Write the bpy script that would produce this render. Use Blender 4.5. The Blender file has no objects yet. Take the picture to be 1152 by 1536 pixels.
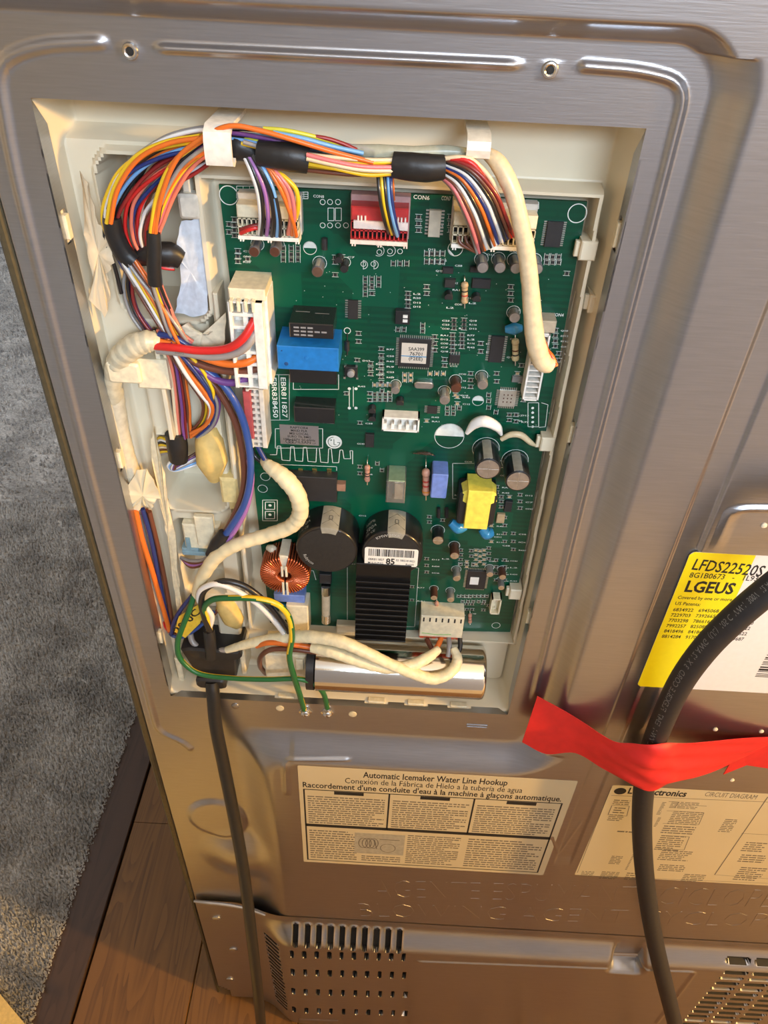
import bpy, bmesh, math, random
import numpy as np
from mathutils import Vector, Matrix
rnd = random.Random(7)
sc = bpy.context.scene
# ---------------------------------------------------------------- camera
FPX, PITCH, ROLL, YAW, DIST = 1154.0, 0.70129364, 0.04746513, 0.00933181, 310.0   # DIST: mm from camera to the back sheet
def _rx(a): c, s = math.cos(a), math.sin(a); return np.array([[1,0,0],[0,c,-s],[0,s,c]])
def _ry(a): c, s = math.cos(a), math.sin(a); return np.array([[c,0,s],[0,1,0],[-s,0,c]])
def _rz(a): c, s = math.cos(a), math.sin(a); return np.array([[c,-s,0],[s,c,0],[0,0,1]])
RM = _rz(ROLL) @ _rx(PITCH) @ _ry(YAW)
CAMZ = 1000.0
cam = bpy.data.objects.new('camera', bpy.data.cameras.new('camera'))
sc.collection.objects.link(cam); sc.camera = cam
cam.data.sensor_fit = 'VERTICAL'; cam.data.sensor_height = 36.0; cam.data.sensor_width = 27.0
cam.data.lens = 36.0*FPX/1536.0; cam.data.clip_start = 0.01
_ax = lambda v: Vector((v[0], v[2], -v[1]))
_r = RM.T
cx_, cy_, cz_ = _ax(_r @ np.array([1,0,0])), _ax(_r @ np.array([0,-1,0])), _ax(_r @ np.array([0,0,-1]))
cam.matrix_world = Matrix(((cx_.x,cy_.x,cz_.x,0),(cx_.y,cy_.y,cz_.y,-DIST/1000),(cx_.z,cy_.z,cz_.z,CAMZ/1000),(0,0,0,1)))
# ---------------------------------------------------------------- world, lamps, exposure
sc.view_settings.view_transform = 'Standard'; sc.view_settings.look = 'None'
sc.view_settings.exposure = -0.05; sc.view_settings.gamma = 1.0; sc.view_settings.use_curve_mapping = False
w = bpy.data.worlds.new('room_air'); sc.world = w; w.use_nodes = True
w.node_tree.nodes['Background'].inputs[0].default_value = (0.55, 0.62, 0.72, 1)
w.node_tree.nodes['Background'].inputs[1].default_value = 0.12
def area(name, loc, target, sx, sy, power, col):
    l = bpy.data.lights.new(name, 'AREA'); l.shape = 'RECTANGLE'; l.size = sx; l.size_y = sy
    l.energy = power; l.color = col
    o = bpy.data.objects.new(name, l); sc.collection.objects.link(o); o.location = loc
    o.rotation_euler = (Vector(target)-Vector(loc)).to_track_quat('-Z', 'Y').to_euler(); return o
area('window_daylight', (0.9, -2.8, 1.95), (0, 0, 0.9), 1.8, 0.6, 105, (0.66, 0.82, 1.0))
area('right_cool_fill', (2.4, 0.4, 1.3), (0.6, -0.9, 0.5), 0.9, 1.1, 45, (0.62, 0.76, 1.0))  # added cool fill for the block front that the steel reflects
area('side_cool_fill', (-2.4, 1.1, 1.4), (-0.5, 0.3, 0.0), 1.1, 1.2, 26, (0.74, 0.86, 1.0))  # added cool fill to brighten the carpet behind the fridge
lp = bpy.data.lights.new('warm_lamp', 'POINT'); lp.energy = 170; lp.color = (1.0, 0.57, 0.16); lp.shadow_soft_size = 0.05
lo = bpy.data.objects.new('warm_lamp', lp); sc.collection.objects.link(lo); lo.location = (1.7, -0.61, 1.25)
# ---------------------------------------------------------------- pixel -> point on the plane h mm in front of the back sheet
def P(px, py, h=0.0):
    d = RM.T @ np.array([(px-576)/FPX, (py-768)/FPX, 1.0]); t = (DIST-h)/d[2]
    return d[0]*t, -d[1]*t
def Q(px, py, h=0.0):
    x, z = P(px, py, h); return (x, h, z)
PCB = -22.0
# ---------------------------------------------------------------- materials
MATS = {}
def mat(name, col, rough=0.5, metal=0.0, var=0.12, scale=300, bump=0.0, trans=0.0, coat=0.0, alpha=None, spec=None, stretch=None, ior=None, sss=0.0):
    if name in MATS: return MATS[name]
    m = bpy.data.materials.new(name); m.use_nodes = True; nt = m.node_tree; b = nt.nodes['Principled BSDF']
    b.inputs['Roughness'].default_value = rough; b.inputs['Metallic'].default_value = metal
    tc = nt.nodes.new('ShaderNodeTexCoord'); mp = nt.nodes.new('ShaderNodeMapping'); nt.links.new(tc.outputs['Object'], mp.inputs[0])
    if stretch: mp.inputs['Scale'].default_value = stretch
    n = nt.nodes.new('ShaderNodeTexNoise'); n.inputs['Scale'].default_value = scale; n.inputs['Detail'].default_value = 3
    nt.links.new(mp.outputs[0], n.inputs['Vector'])
    r = nt.nodes.new('ShaderNodeValToRGB'); r.color_ramp.elements[0].position = 0.3; r.color_ramp.elements[1].position = 0.7
    r.color_ramp.elements[0].color = tuple(c*(1-var) for c in col)+(1,); r.color_ramp.elements[1].color = tuple(min(1,c*(1+var)) for c in col)+(1,)
    nt.links.new(n.outputs['Fac'], r.inputs[0]); nt.links.new(r.outputs[0], b.inputs['Base Color'])
    if bump:
        bp = nt.nodes.new('ShaderNodeBump'); bp.inputs['Strength'].default_value = bump; bp.inputs['Distance'].default_value = 0.0004
        nt.links.new(n.outputs['Fac'], bp.inputs['Height']); nt.links.new(bp.outputs[0], b.inputs['Normal'])
    if trans: b.inputs['Transmission Weight'].default_value = trans
    if coat: b.inputs['Coat Weight'].default_value = coat; b.inputs['Coat Roughness'].default_value = 0.08
    if alpha is not None: b.inputs['Alpha'].default_value = alpha
    if spec is not None: b.inputs['Specular IOR Level'].default_value = spec
    if sss: b.inputs['Subsurface Weight'].default_value = sss; b.inputs['Subsurface Radius'].default_value = (0.004,0.003,0.002)
    MATS[name] = m; return m
STEEL = mat('brushed_back_sheet', (0.46,0.46,0.48), 0.29, 0.95, 0.05, 60, 0.10, stretch=(1,1,22))
EDGE = mat('olive_side_panel', (0.10,0.085,0.05), 0.45, 0.5)
LINER = mat('cream_abs_liner', (0.72,0.65,0.49), 0.38, 0, 0.05, 20)
DARK = mat('black_void', (0.012,0.011,0.01), 0.7)
BLACK = mat('black_plastic', (0.018,0.018,0.02), 0.38)
TAPE = mat('black_vinyl_tape', (0.014,0.014,0.015), 0.42, bump=0.5, scale=250)
WHITE = mat('white_nylon', (0.82,0.80,0.74), 0.35)
CREAM = mat('cream_nylon', (0.76,0.69,0.50), 0.38)
REDP = mat('red_connector_plastic', (0.50,0.035,0.035), 0.38)
SILVER = mat('tinned_metal', (0.72,0.71,0.68), 0.22, 1.0)
ALU = mat('aluminium_can', (0.62,0.61,0.60), 0.3, 1.0)
GOLD = mat('brass_pin', (0.65,0.48,0.18), 0.3, 1.0)
SILK = mat('white_silkscreen', (0.70,0.74,0.70), 0.5)
FOAM = mat('yellow_foam', (0.70,0.50,0.17), 0.65, bump=0.8, scale=180, sss=0.1)
MASK_TAPE = mat('masking_tape', (0.72,0.62,0.42), 0.55, 0, 0.08, 60, bump=0.6)
SLEEVE = mat('glass_cloth_sleeve', (0.76,0.66,0.42), 0.42, 0, 0.13, 90, bump=1.0)
# ---------------------------------------------------------------- mesh builder, coordinates (X, h, Z) in mm
WPOS = {}
def wvec(p): return Vector((p[0]/1000, -p[1]/1000, (p[2]+CAMZ)/1000))
class MB:
    def __init__(s): s.v = []; s.f = []; s.m = []
    def add(s, vs, fs, m=0):
        o = len(s.v); s.v += [tuple(map(float,v)) for v in vs]; s.f += [tuple(i+o for i in f) for f in fs]; s.m += [m]*len(fs); return s
    def rings(s, rs, m=0, cap0=True, cap1=True, close=True):
        n = len(rs[0]); vs = [p for r in rs for p in r]; fs = []
        for k in range(len(rs)-1):
            for i in range(n if close else n-1):
                j = (i+1) % n; fs.append((k*n+i, k*n+j, (k+1)*n+j, (k+1)*n+i))
        if cap0: fs.append(tuple(range(n-1,-1,-1)))
        if cap1: fs.append(tuple((len(rs)-1)*n+i for i in range(n)))
        return s.add(vs, fs, m)
    def prism(s, poly, h0, h1, ch=0.0, m=0):
        cx = sum(p[0] for p in poly)/len(poly); cz = sum(p[1] for p in poly)/len(poly)
        hw = max(min(max(abs(p[0]-cx) for p in poly), max(abs(p[1]-cz) for p in poly)), 1e-3)
        rs = [[(x,h0,z) for x,z in poly]]
        if ch:
            wx = max(abs(p[0]-cx) for p in poly); wz = max(abs(p[1]-cz) for p in poly)
            kx = max(0.1,1-ch/wx); kz = max(0.1,1-ch/wz); sg = 1 if h1 > h0 else -1
            rs += [[(x,h1-sg*ch,z) for x,z in poly], [(cx+(x-cx)*kx,h1,cz+(z-cz)*kz) for x,z in poly]]
        else: rs += [[(x,h1,z) for x,z in poly]]
        return s.rings(rs, m)
    def box(s, x0, x1, z0, z1, h0, h1, ch=0.0, m=0, r=0.0):
        if x0 > x1: x0, x1 = x1, x0
        if z0 > z1: z0, z1 = z1, z0
        return s.prism(rrect(x0,x1,z0,z1,r) if r else [(x0,z0),(x1,z0),(x1,z1),(x0,z1)], h0, h1, ch, m)
    def lathe(s, cx, cz, prof, seg=24, m=0, cap=True):
        return s.rings([[(cx+r*math.cos(2*math.pi*i/seg), h, cz+r*math.sin(2*math.pi*i/seg)) for i in range(seg)] for r,h in prof], m, cap, cap)
    def tube(s, pts, rad, seg=8, m=0, sub=6, caps=True, flat=1.0, spline=True, closed=False):
        pts = [np.array(p, float) for p in pts]
        if spline and len(pts) > 2: q, ts = crom(pts, sub, closed)
        else: q, ts = pts, [i for i in range(len(pts))]
        if isinstance(rad, (list, tuple)): rr = [float(np.interp(t, range(len(rad)), rad)) for t in ts]
        else: rr = [rad]*len(q)
        rs = []; nrm = None
        for i in range(len(q)):
            if closed: t = q[(i+1) % len(q)]-q[i-1]
            else: t = q[min(i+1,len(q)-1)]-q[max(i-1,0)]
            t = t/(np.linalg.norm(t)+1e-9)
            if nrm is None:
                a = np.array([0,1,0.]) if abs(t[1]) < 0.9 else np.array([1,0,0.]); nrm = a-t*(a@t)
            else: nrm = nrm-t*(nrm@t)
            nrm /= (np.linalg.norm(nrm)+1e-9); b = np.cross(t, nrm)
            rs.append([tuple(q[i]+rr[i]*(flat*math.cos(2*math.pi*k/seg)*nrm+math.sin(2*math.pi*k/seg)*b)) for k in range(seg)])
        if closed: rs.append(rs[0]); caps = False
        return s.rings(rs, m, caps, caps)
    def strip(s, a, b, wd, h, m=0):   # flat printed line between two (X,Z)
        dx, dz = b[0]-a[0], b[1]-a[1]; L = math.hypot(dx,dz) or 1; nx, nz = -dz/L*wd/2, dx/L*wd/2
        return s.add([(a[0]+nx,h,a[1]+nz),(b[0]+nx,h,b[1]+nz),(b[0]-nx,h,b[1]-nz),(a[0]-nx,h,a[1]-nz)], [(0,1,2,3)], m)
    def text(s, st, a, b, size, h, m=0, shear=0.0, thick=0.0, fit=True, depth=0.0):
        vs, fs, wd = glyphs(st, thick, depth)
        dx, dz = b[0]-a[0], b[1]-a[1]; L = math.hypot(dx,dz); ux, uz = dx/L, dz/L; kx = L/wd if fit else size
        s.add([(a[0]+ux*(x*kx+shear*y*size)-uz*y*size, h+zz*1.0, a[1]+uz*(x*kx+shear*y*size)+ux*y*size) for x,y,zz in vs], fs, m); return s
    def build(s, name, mats, parent=None, smooth=35, norm=True, props=None):
        v = np.array(s.v); c = (v.min(0)+v.max(0))/2; loc = wvec(c)
        me = bpy.data.meshes.new(name)
        co = np.stack([(v[:,0]-c[0])/1000, -(v[:,1]-c[1])/1000, (v[:,2]-c[2])/1000], 1)
        me.from_pydata(co.tolist(), [], s.f)
        if not isinstance(mats, (list,tuple)): mats = [mats]
        for mm in mats: me.materials.append(mm)
        if len(mats) > 1: me.polygons.foreach_set('material_index', s.m)
        if norm:
            bm = bmesh.new(); bm.from_mesh(me); bmesh.ops.recalc_face_normals(bm, faces=bm.faces); bm.to_mesh(me); bm.free()
        if smooth:
            me.polygons.foreach_set('use_smooth', [True]*len(me.polygons)); me.set_sharp_from_angle(angle=math.radians(smooth))
        return link(name, me, loc, parent, props)
def link(name, me, loc, parent=None, props=None):
    o = bpy.data.objects.new(name, me); sc.collection.objects.link(o)
    if parent is not None: o.parent = parent; o.location = loc-WPOS[parent.name]
    else: o.location = loc
    WPOS[o.name] = Vector(loc)
    for k, vv in (props or {}).items(): o[k] = vv
    return o
def thing(name, label, cat, p, group=None):
    o = bpy.data.objects.new(name, None); sc.collection.objects.link(o); o.empty_display_size = 0.01
    o.location = wvec(p); WPOS[o.name] = Vector(o.location); o['label'] = label; o['category'] = cat
    if group: o['group'] = group
    return o
def tag(o, label, cat, group=None):
    o['label'] = label; o['category'] = cat
    if group: o['group'] = group
    return o
def crom(pts, sub, closed=False):
    n = len(pts); out = []; ts = []
    g = (lambda i: pts[i % n]) if closed else (lambda i: pts[max(0,min(n-1,i))] if 0 <= i < n else (2*pts[0]-pts[1] if i < 0 else 2*pts[-1]-pts[-2]))
    for i in range(n if closed else n-1):
        p0,p1,p2,p3 = g(i-1),g(i),g(i+1),g(i+2)
        for k in range(sub):
            t = k/sub; out.append(0.5*((2*p1)+(p2-p0)*t+(2*p0-5*p1+4*p2-p3)*t*t+(3*p1-p0-3*p2+p3)*t**3)); ts.append(i+t)
    if not closed: out.append(pts[-1]); ts.append(n-1)
    return out, ts
def rrect(x0, x1, z0, z1, r, n=5):
    o = []
    for cx, cz, a in ((x1-r,z1-r,0),(x0+r,z1-r,90),(x0+r,z0+r,180),(x1-r,z0+r,270)):
        for k in range(n+1):
            t = math.radians(a+90*k/n); o.append((cx+r*math.cos(t), cz+r*math.sin(t)))
    return o
_gl = {}
def glyphs(st, thick=0.0, depth=0.0):
    k = (st, thick, depth)
    if k in _gl: return _gl[k]
    cu = bpy.data.curves.new('t', 'FONT'); cu.body = st; cu.size = 1; cu.offset = thick; cu.resolution_u = 2; cu.extrude = 0
    ob = bpy.data.objects.new('t', cu); sc.collection.objects.link(ob)
    dg = bpy.context.evaluated_depsgraph_get(); dg.update()
    me = bpy.data.meshes.new_from_object(ob.evaluated_get(dg))
    vs = [tuple(v.co) for v in me.vertices]; fs = [tuple(p.vertices) for p in me.polygons]
    if depth:   # raised letters: front at +depth with sides
        n = len(vs); ed = {}
        for f in fs:
            for i in range(len(f)):
                e = (f[i], f[(i+1) % len(f)]); kk = tuple(sorted(e)); ed[kk] = None if kk in ed else e
        side = [(e[0], e[1], e[1]+n, e[0]+n) for e in ed.values() if e]
        vs = [(x,y,depth) for x,y,_ in vs]+[(x,y,0) for x,y,_ in vs]; fs = fs+side
    x0 = min(v[0] for v in vs); wd = max(v[0] for v in vs)-x0
    vs = [(x-x0,y,z) for x,y,z in vs]
    bpy.data.objects.remove(ob); bpy.data.curves.remove(cu); bpy.data.meshes.remove(me)
    _gl[k] = (vs, fs, wd); return _gl[k]
# ---------------------------------------------------------------- height fields
def S(t): t = np.clip(t, 0, 1); return t*t*(3-2*t)
def axis(a, b, base, fine):
    out = [a]
    while out[-1] < b:
        x = out[-1]; st = base
        for c0, c1, s in fine:
            if c0-s <= x < c1: st = min(st, s)
        nx = [c0 for c0,_,s in fine if x < c0 < x+st]
        out.append(min(nx) if nx else x+st)
    out[-1] = b; return np.array(out)
def dseg(X, Z, a, b):
    ax, az = a; dx, dz = b[0]-ax, b[1]-az; t = np.clip(((X-ax)*dx+(Z-az)*dz)/(dx*dx+dz*dz+1e-9), 0, 1)
    return np.hypot(X-ax-t*dx, Z-az-t*dz)
def dpoly(X, Z, pts):
    d = np.full(X.shape, 1e9)
    for a, b in zip(pts[:-1], pts[1:]): d = np.minimum(d, dseg(X, Z, a, b))
    return d
def bead(X, Z, pts, wd, a):
    d = dpoly(X, Z, pts); return a*(0.5+0.5*np.cos(np.pi*np.clip(d/wd, 0, 1)))
def sdbox(X, Z, x0, x1, z0, z1, r=0.0):
    qx = np.abs(X-(x0+x1)/2)-(x1-x0)/2+r; qz = np.abs(Z-(z0+z1)/2)-(z1-z0)/2+r
    return np.hypot(np.maximum(qx,0), np.maximum(qz,0))+np.minimum(np.maximum(qx,qz),0)-r
def round_path(pts, r=8, n=5):
    out = [pts[0]]
    for i in range(1, len(pts)-1):
        p = np.array(pts[i]); a = np.array(pts[i-1])-p; b = np.array(pts[i+1])-p
        rr = min(r, np.linalg.norm(a)*0.5, np.linalg.norm(b)*0.5); a = p+a/np.linalg.norm(a)*rr; b = p+b/np.linalg.norm(b)*rr
        for k in range(n+1):
            t = k/n; out.append(tuple((1-t)**2*a+2*t*(1-t)*p+t*t*b))
    out.append(pts[-1]); return out
def field(name, xs, zs, hf, mats, parent, hole=None, matf=None, props=None, smooth=60):
    X, Z = np.meshgrid(xs, zs); H = hf(X, Z); nz, nx = X.shape
    idx = np.arange(nz*nx).reshape(nz, nx)
    q = np.stack([idx[:-1,:-1], idx[:-1,1:], idx[1:,1:], idx[1:,:-1]], -1).reshape(-1,4)
    xc = ((X[:-1,:-1]+X[1:,1:])/2).ravel(); zc = ((Z[:-1,:-1]+Z[1:,1:])/2).ravel()
    if hole is not None: k = ~hole(xc, zc); q = q[k]; xc = xc[k]; zc = zc[k]
    me = bpy.data.meshes.new(name); me.vertices.add(nz*nx)
    cx, cz = (xs[0]+xs[-1])/2, (zs[0]+zs[-1])/2
    me.vertices.foreach_set('co', np.stack([(X-cx)/1000, -H/1000, (Z-cz)/1000], -1).ravel())
    me.loops.add(q.size); me.loops.foreach_set('vertex_index', q.ravel())
    me.polygons.add(len(q)); me.polygons.foreach_set('loop_start', np.arange(0, q.size, 4))
    for mm in mats: me.materials.append(mm)
    if matf is not None: me.polygons.foreach_set('material_index', matf(xc, zc).astype(np.int32))
    me.update(calc_edges=True)
    bm = bmesh.new(); bm.from_mesh(me); bmesh.ops.delete(bm, geom=[v for v in bm.verts if not v.link_faces], context='VERTS'); bm.to_mesh(me); bm.free()
    me.polygons.foreach_set('use_smooth', [True]*len(me.polygons)); me.set_sharp_from_angle(angle=math.radians(smooth))
    return link(name, me, wvec((cx,0,cz)), parent, props)
# ================================================================= ROOM
def setting(name, mb, m, smooth=0): o = mb.build(name, m, None, smooth); o['kind'] = 'structure'; return o
def wbox(mb, x0,x1,y0,y1,z0,z1,m=0):   # metres, world axes
    mb.box(x0*1000,x1*1000,z0*1000-CAMZ,z1*1000-CAMZ,-y0*1000,-y1*1000,0,m)
WALLM = mat('painted_wall_grey', (0.42,0.44,0.47), 0.8, var=0.03, scale=8)
BEIGE = mat('painted_wall_beige', (0.70,0.56,0.36), 0.8, var=0.03, scale=8)
m_ = MB(); wbox(m_, -2.6,2.6,-3.1,-3.0,0,2.4); setting('wall_back', m_, BEIGE)
m_ = MB(); wbox(m_, -2.6,-2.5,-3.0,2.2,0,2.4); setting('wall_left', m_, BEIGE)
m_ = MB(); wbox(m_, -2.5,2.5,-3.0,2.2,2.4,2.5); setting('ceiling', m_, mat('ceiling_white', (0.7,0.7,0.7), 0.9))
m_ = MB(); wbox(m_, -2.5,2.5,2.1,2.2,0,2.4); setting('wall_front', m_, WALLM)
m_ = MB(); wbox(m_, -0.4,1.5,-1.7,-0.95,0,1.03); isl = m_.build('light_block_body', mat('blue_grey_block', (0.37,0.39,0.43), .5)); wt = MB(); wbox(wt, -0.43,1.53,-1.73,-0.92,1.03,1.07)  # unseen block added to cut cool light low down and reflect in the steel
ki = thing('added_light_block', 'added blue-grey block with a tan top behind the viewer, shading and reflected in the steel', 'light blocker', (700,1480,-1000)); WPOS[isl.name] = Vector(isl.location)
isl.parent = ki; isl.location = isl.location-ki.location; wt.build('light_block_top', mat('tan_block_top', (0.46,0.37,0.24), .35), ki)
m_ = MB(); wbox(m_, -0.3,1.5,-0.90,-0.44,0.001,0.009); tag(m_.build('reflector_mat', mat('tan_reflector_mat', (0.46,0.36,0.22), .9)), 'added tan mat out of view on the wood floor, tinting the steel by reflection', 'mat')  # unseen mat added only so the steel ledge reflects warm tan
# floor with planks
def wood(name, base, dark):
    m = bpy.data.materials.new(name); m.use_nodes = True; nt = m.node_tree; b = nt.nodes['Principled BSDF']
    tc = nt.nodes.new('ShaderNodeTexCoord'); mp = nt.nodes.new('ShaderNodeMapping'); mp.inputs['Scale'].default_value = (9,1.0,9)
    oi = nt.nodes.new('ShaderNodeObjectInfo'); ad = nt.nodes.new('ShaderNodeVectorMath'); ad.operation = 'ADD'
    nt.links.new(tc.outputs['Object'], ad.inputs[0]); nt.links.new(oi.outputs['Location'], ad.inputs[1]); nt.links.new(ad.outputs[0], mp.inputs[0])
    n = nt.nodes.new('ShaderNodeTexNoise'); n.inputs['Scale'].default_value = 2.2; n.inputs['Detail'].default_value = 2; n.inputs['Distortion'].default_value = 0.6
    nt.links.new(mp.outputs[0], n.inputs['Vector'])
    mu = nt.nodes.new('ShaderNodeMath'); mu.operation = 'MULTIPLY'; mu.inputs[1].default_value = 14; nt.links.new(n.outputs['Fac'], mu.inputs[0])
    fr = nt.nodes.new('ShaderNodeMath'); fr.operation = 'FRACT'; nt.links.new(mu.outputs[0], fr.inputs[0])
    mp2 = nt.nodes.new('ShaderNodeMapping'); mp2.inputs['Scale'].default_value = (220,8,220); nt.links.new(ad.outputs[0], mp2.inputs[0])
    n2 = nt.nodes.new('ShaderNodeTexNoise'); n2.inputs['Scale'].default_value = 1.5; nt.links.new(mp2.outputs[0], n2.inputs['Vector'])
    mx = nt.nodes.new('ShaderNodeMath'); mx.operation = 'MULTIPLY'; nt.links.new(fr.outputs[0], mx.inputs[0]); nt.links.new(n2.outputs['Fac'], mx.inputs[1])
    r = nt.nodes.new('ShaderNodeValToRGB'); r.color_ramp.elements[0].color = base+(1,); r.color_ramp.elements[1].color = dark+(1,)
    r.color_ramp.elements[0].position = 0.15; r.color_ramp.elements[1].position = 0.75
    nt.links.new(mx.outputs[0], r.inputs[0]); nt.links.new(r.outputs[0], b.inputs['Base Color']); b.inputs['Roughness'].default_value = 0.45
    return m
WOOD = wood('oak_laminate', (0.19,0.088,0.022), (0.10,0.044,0.012)); WOODD = wood('dark_threshold', (0.07,0.038,0.022), (0.045,0.024,0.014))
m_ = MB(); wbox(m_, -2.5,2.5,-3.0,2.1,-0.03,-0.014); fl = setting('floor', m_, mat('subfloor', (0.05,0.035,0.02), 0.9))
fl.name = 'floor'; WPOS['floor'] = Vector(fl.location)
pm = MB(); 
def plank(x0, x1, y0, y1, z1, m, nm='plank'):
    q = MB(); z0 = -14; q.rings([[(x0+a, -y0*1.0-a*0, z-CAMZ), (x1-a, -y0, z-CAMZ), (x1-a, -y1, z-CAMZ), (x0+a, -y1, z-CAMZ)] for z,a in ((z0,0),(z1-1.2,0),(z1,1.0))])
    return q.build(nm, m, fl, 0)
xx = -322.0
i = 0
while xx < 1500:
    off = [0, 430, 820, 250, 640][i % 5]
    for k in range(3):
        y0 = -2400+off+k*1300
        if y0 < 1900: plank(xx, xx+124.2, y0, min(y0+1299.2, 2090), 0.0, WOOD)
    xx += 125; i += 1
th = plank(-372, -324, -2900, 2090, 3.0, WOODD, 'threshold_strip')
m_ = MB(); wbox(m_, -2.5,-0.366,-3.0,2.1,-0.014,-0.002)
CARP = bpy.data.materials.new('grey_cut_pile'); CARP.use_nodes = True
nt = CARP.node_tree; b = nt.nodes['Principled BSDF']; b.inputs['Roughness'].default_value = 0.95; b.inputs['Specular IOR Level'].default_value = 0.1
tc = nt.nodes.new('ShaderNodeTexCoord'); n = nt.nodes.new('ShaderNodeTexNoise'); n.inputs['Scale'].default_value = 260; n.inputs['Detail'].default_value = 4
n2 = nt.nodes.new('ShaderNodeTexNoise'); n2.inputs['Scale'].default_value = 14; n2.inputs['Detail'].default_value = 3
nt.links.new(tc.outputs['Object'], n.inputs['Vector']); nt.links.new(tc.outputs['Object'], n2.inputs['Vector'])
mx = nt.nodes.new('ShaderNodeMath'); mx.operation = 'MULTIPLY'; nt.links.new(n.outputs['Fac'], mx.inputs[0]); nt.links.new(n2.outputs['Fac'], mx.inputs[1])
r = nt.nodes.new('ShaderNodeValToRGB'); r.color_ramp.elements[0].position = 0.12; r.color_ramp.elements[1].position = 0.42
r.color_ramp.elements[0].color = (0.22,0.215,0.205,1); r.color_ramp.elements[1].color = (0.72,0.70,0.66,1)
nt.links.new(mx.outputs[0], r.inputs[0]); nt.links.new(r.outputs[0], b.inputs['Base Color'])
wbox(m_, -0.366,2.5,-3.0,-0.88,-0.014,0.006)  # unseen strip of carpet added for the steel to reflect
cb = m_.build('carpet', CARP, None, 0); cb['kind'] = 'structure'
# cut pile: tufts, dense near the fridge, real geometry
def tufts():
    n = 52000; g = np.random.RandomState(3)
    u = g.rand(n); X = -364-(u**1.5)*1000; Y = -120+g.rand(n)*2200
    Y[:30000] = -60+g.rand(30000)**1.3*900; X[:30000] = -364-g.rand(30000)**1.2*420
    h = 7+5*g.rand(n); r = 2.0+1.4*g.rand(n)+np.clip((-X-500)/500,0,2)*1.2; a = g.rand(n)*6.28; lx = (g.rand(n)-.5)*6; ly = (g.rand(n)-.5)*6
    X = np.minimum(X, -366-g.rand(n)*3)
    V = np.zeros((n,5,3))
    for k in range(4):
        V[:,k,0] = X+r*np.cos(a+k*1.57); V[:,k,1] = Y+r*np.sin(a+k*1.57); V[:,k,2] = -4
    V[:,4,0] = X+lx; V[:,4,1] = Y+ly; V[:,4,2] = -2+h
    b0 = np.arange(n)[:,None]*5
    T = np.concatenate([b0+np.array([k,(k+1)%4,4]) for k in range(4)], 0)
    me = bpy.data.meshes.new('carpet_pile'); me.vertices.add(n*5); me.vertices.foreach_set('co', (V.reshape(-1,3)/1000).ravel())
    me.loops.add(T.size); me.loops.foreach_set('vertex_index', T.ravel()); me.polygons.add(len(T)); me.polygons.foreach_set('loop_start', np.arange(0,T.size,3))
    me.materials.append(CARP); me.update(calc_edges=True); me.polygons.foreach_set('use_smooth', [True]*len(T))
    o = bpy.data.objects.new('carpet_pile', me); sc.collection.objects.link(o); o.parent = cb; o.location = -cb.location; o['kind'] = 'stuff'
tufts()
# ================================================================= FRIDGE BODY
fridge = thing('refrigerator', 'grey metal back of a refrigerator with an open control box, standing on the wood floor', 'refrigerator', (254, -350, -1000))
OX0, OX1, OZ0, OZ1 = -140.4, 86.6, -433.8, -71.2     # opening in the back sheet
RY = 12.0   # height of the raised area round the control recess
beadTL = round_path([P(150,64), P(60,67), (-150,-60), (-153.5,-95), (-155.5,-245), (-155.5,-476), (-140,-487), P(285,1122)], 14)
beadT = [P(243,72), P(772,97)]
beadR = round_path([P(877,99), P(965,106), (97,-56), (97.2,-90), (97.5,-234), (100.3,-413)], 16)
chan = [P(1152,443,RY), P(1016,800,RY), P(945,1000,RY), P(870,1230,RY)]
chx0 = sum(p[0] for p in chan[:3])/3
chx1 = P(1058,800,RY)[0]
frameb = round_path([P(963,1090,RY), (P(985,1045,RY)[0]+0.5, P(985,1045,RY)[1]), (P(1072,832,RY)[0],P(1072,832,RY)[1]), (P(1090,765,RY)[0]+1, P(1090,762,RY)[1]), P(1152,762,RY), (330,P(1152,762,RY)[1]+3)], 14)
hook = round_path([P(520,1143,RY), P(428,1141,RY), P(430,1188,RY)], 6)
hook2 = round_path([P(828,1255,RY), P(838,1283,RY), P(872,1235,RY)], 4)
def Hpanel(X, Z):
    dA = sdbox(X, Z, -700, 105, -463, -44.5, 16); dB = sdbox(X, Z, -700, -104, -900, -44.5, 26)
    d = np.minimum(dA, dB); k = 22.0; hh = np.clip(0.5+0.5*(dB-dA)/k, 0, 1); d = np.where(Z < -430, dB+(dA-dB)*hh-k*hh*(1-hh), d)
    wd = np.where(Z < -463, 27.0, np.where(Z > -46, 8.0, 15.0))
    wd = np.where((X < -60) & (Z < -463), 30.0, wd)
    h = RY*S(d/wd)
    h += bead(X, Z, beadTL, 3.4, 1.5)+bead(X, Z, beadT, 2.4, 1.7)+bead(X, Z, beadR, 2.8, 1.7)
    h -= 1.3*S((X-chx0)/2.2)*S((chx1+1.6-X)/2.2)*S((Z+620)/20)
    lab = S(sdbox(X, Z, P(1039,828,RY)[0]-3, 340, P(953,1029,RY)[1], P(1039,828,RY)[1]+3, 2)/2.5)
    h += bead(X, Z, frameb, 2.6, 1.6)*lab+bead(X, Z, hook, 2.2, 1.3)+bead(X, Z, hook2, 1.6, 0.45)
    ox, oz = P(327, 1226); h += 2.2*S((1-np.hypot((X-ox)/26, (Z-oz)/30))/0.25)
    ox, oz = P(365, 1290, 6); h += 9*S((1-np.hypot((X-ox)/42, (Z-oz)/48))/0.9)*(1-S(d/30))
    for sx, sy in ((195,77),(825,105)):
        ox, oz = P(sx, sy); r = np.hypot(X-ox, Z-oz); h += 0.5*S((3.6-r)/1.2)
    ex = -163.5; h -= 2.2*S((ex+1.5-X)/1.8)
    return h
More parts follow.
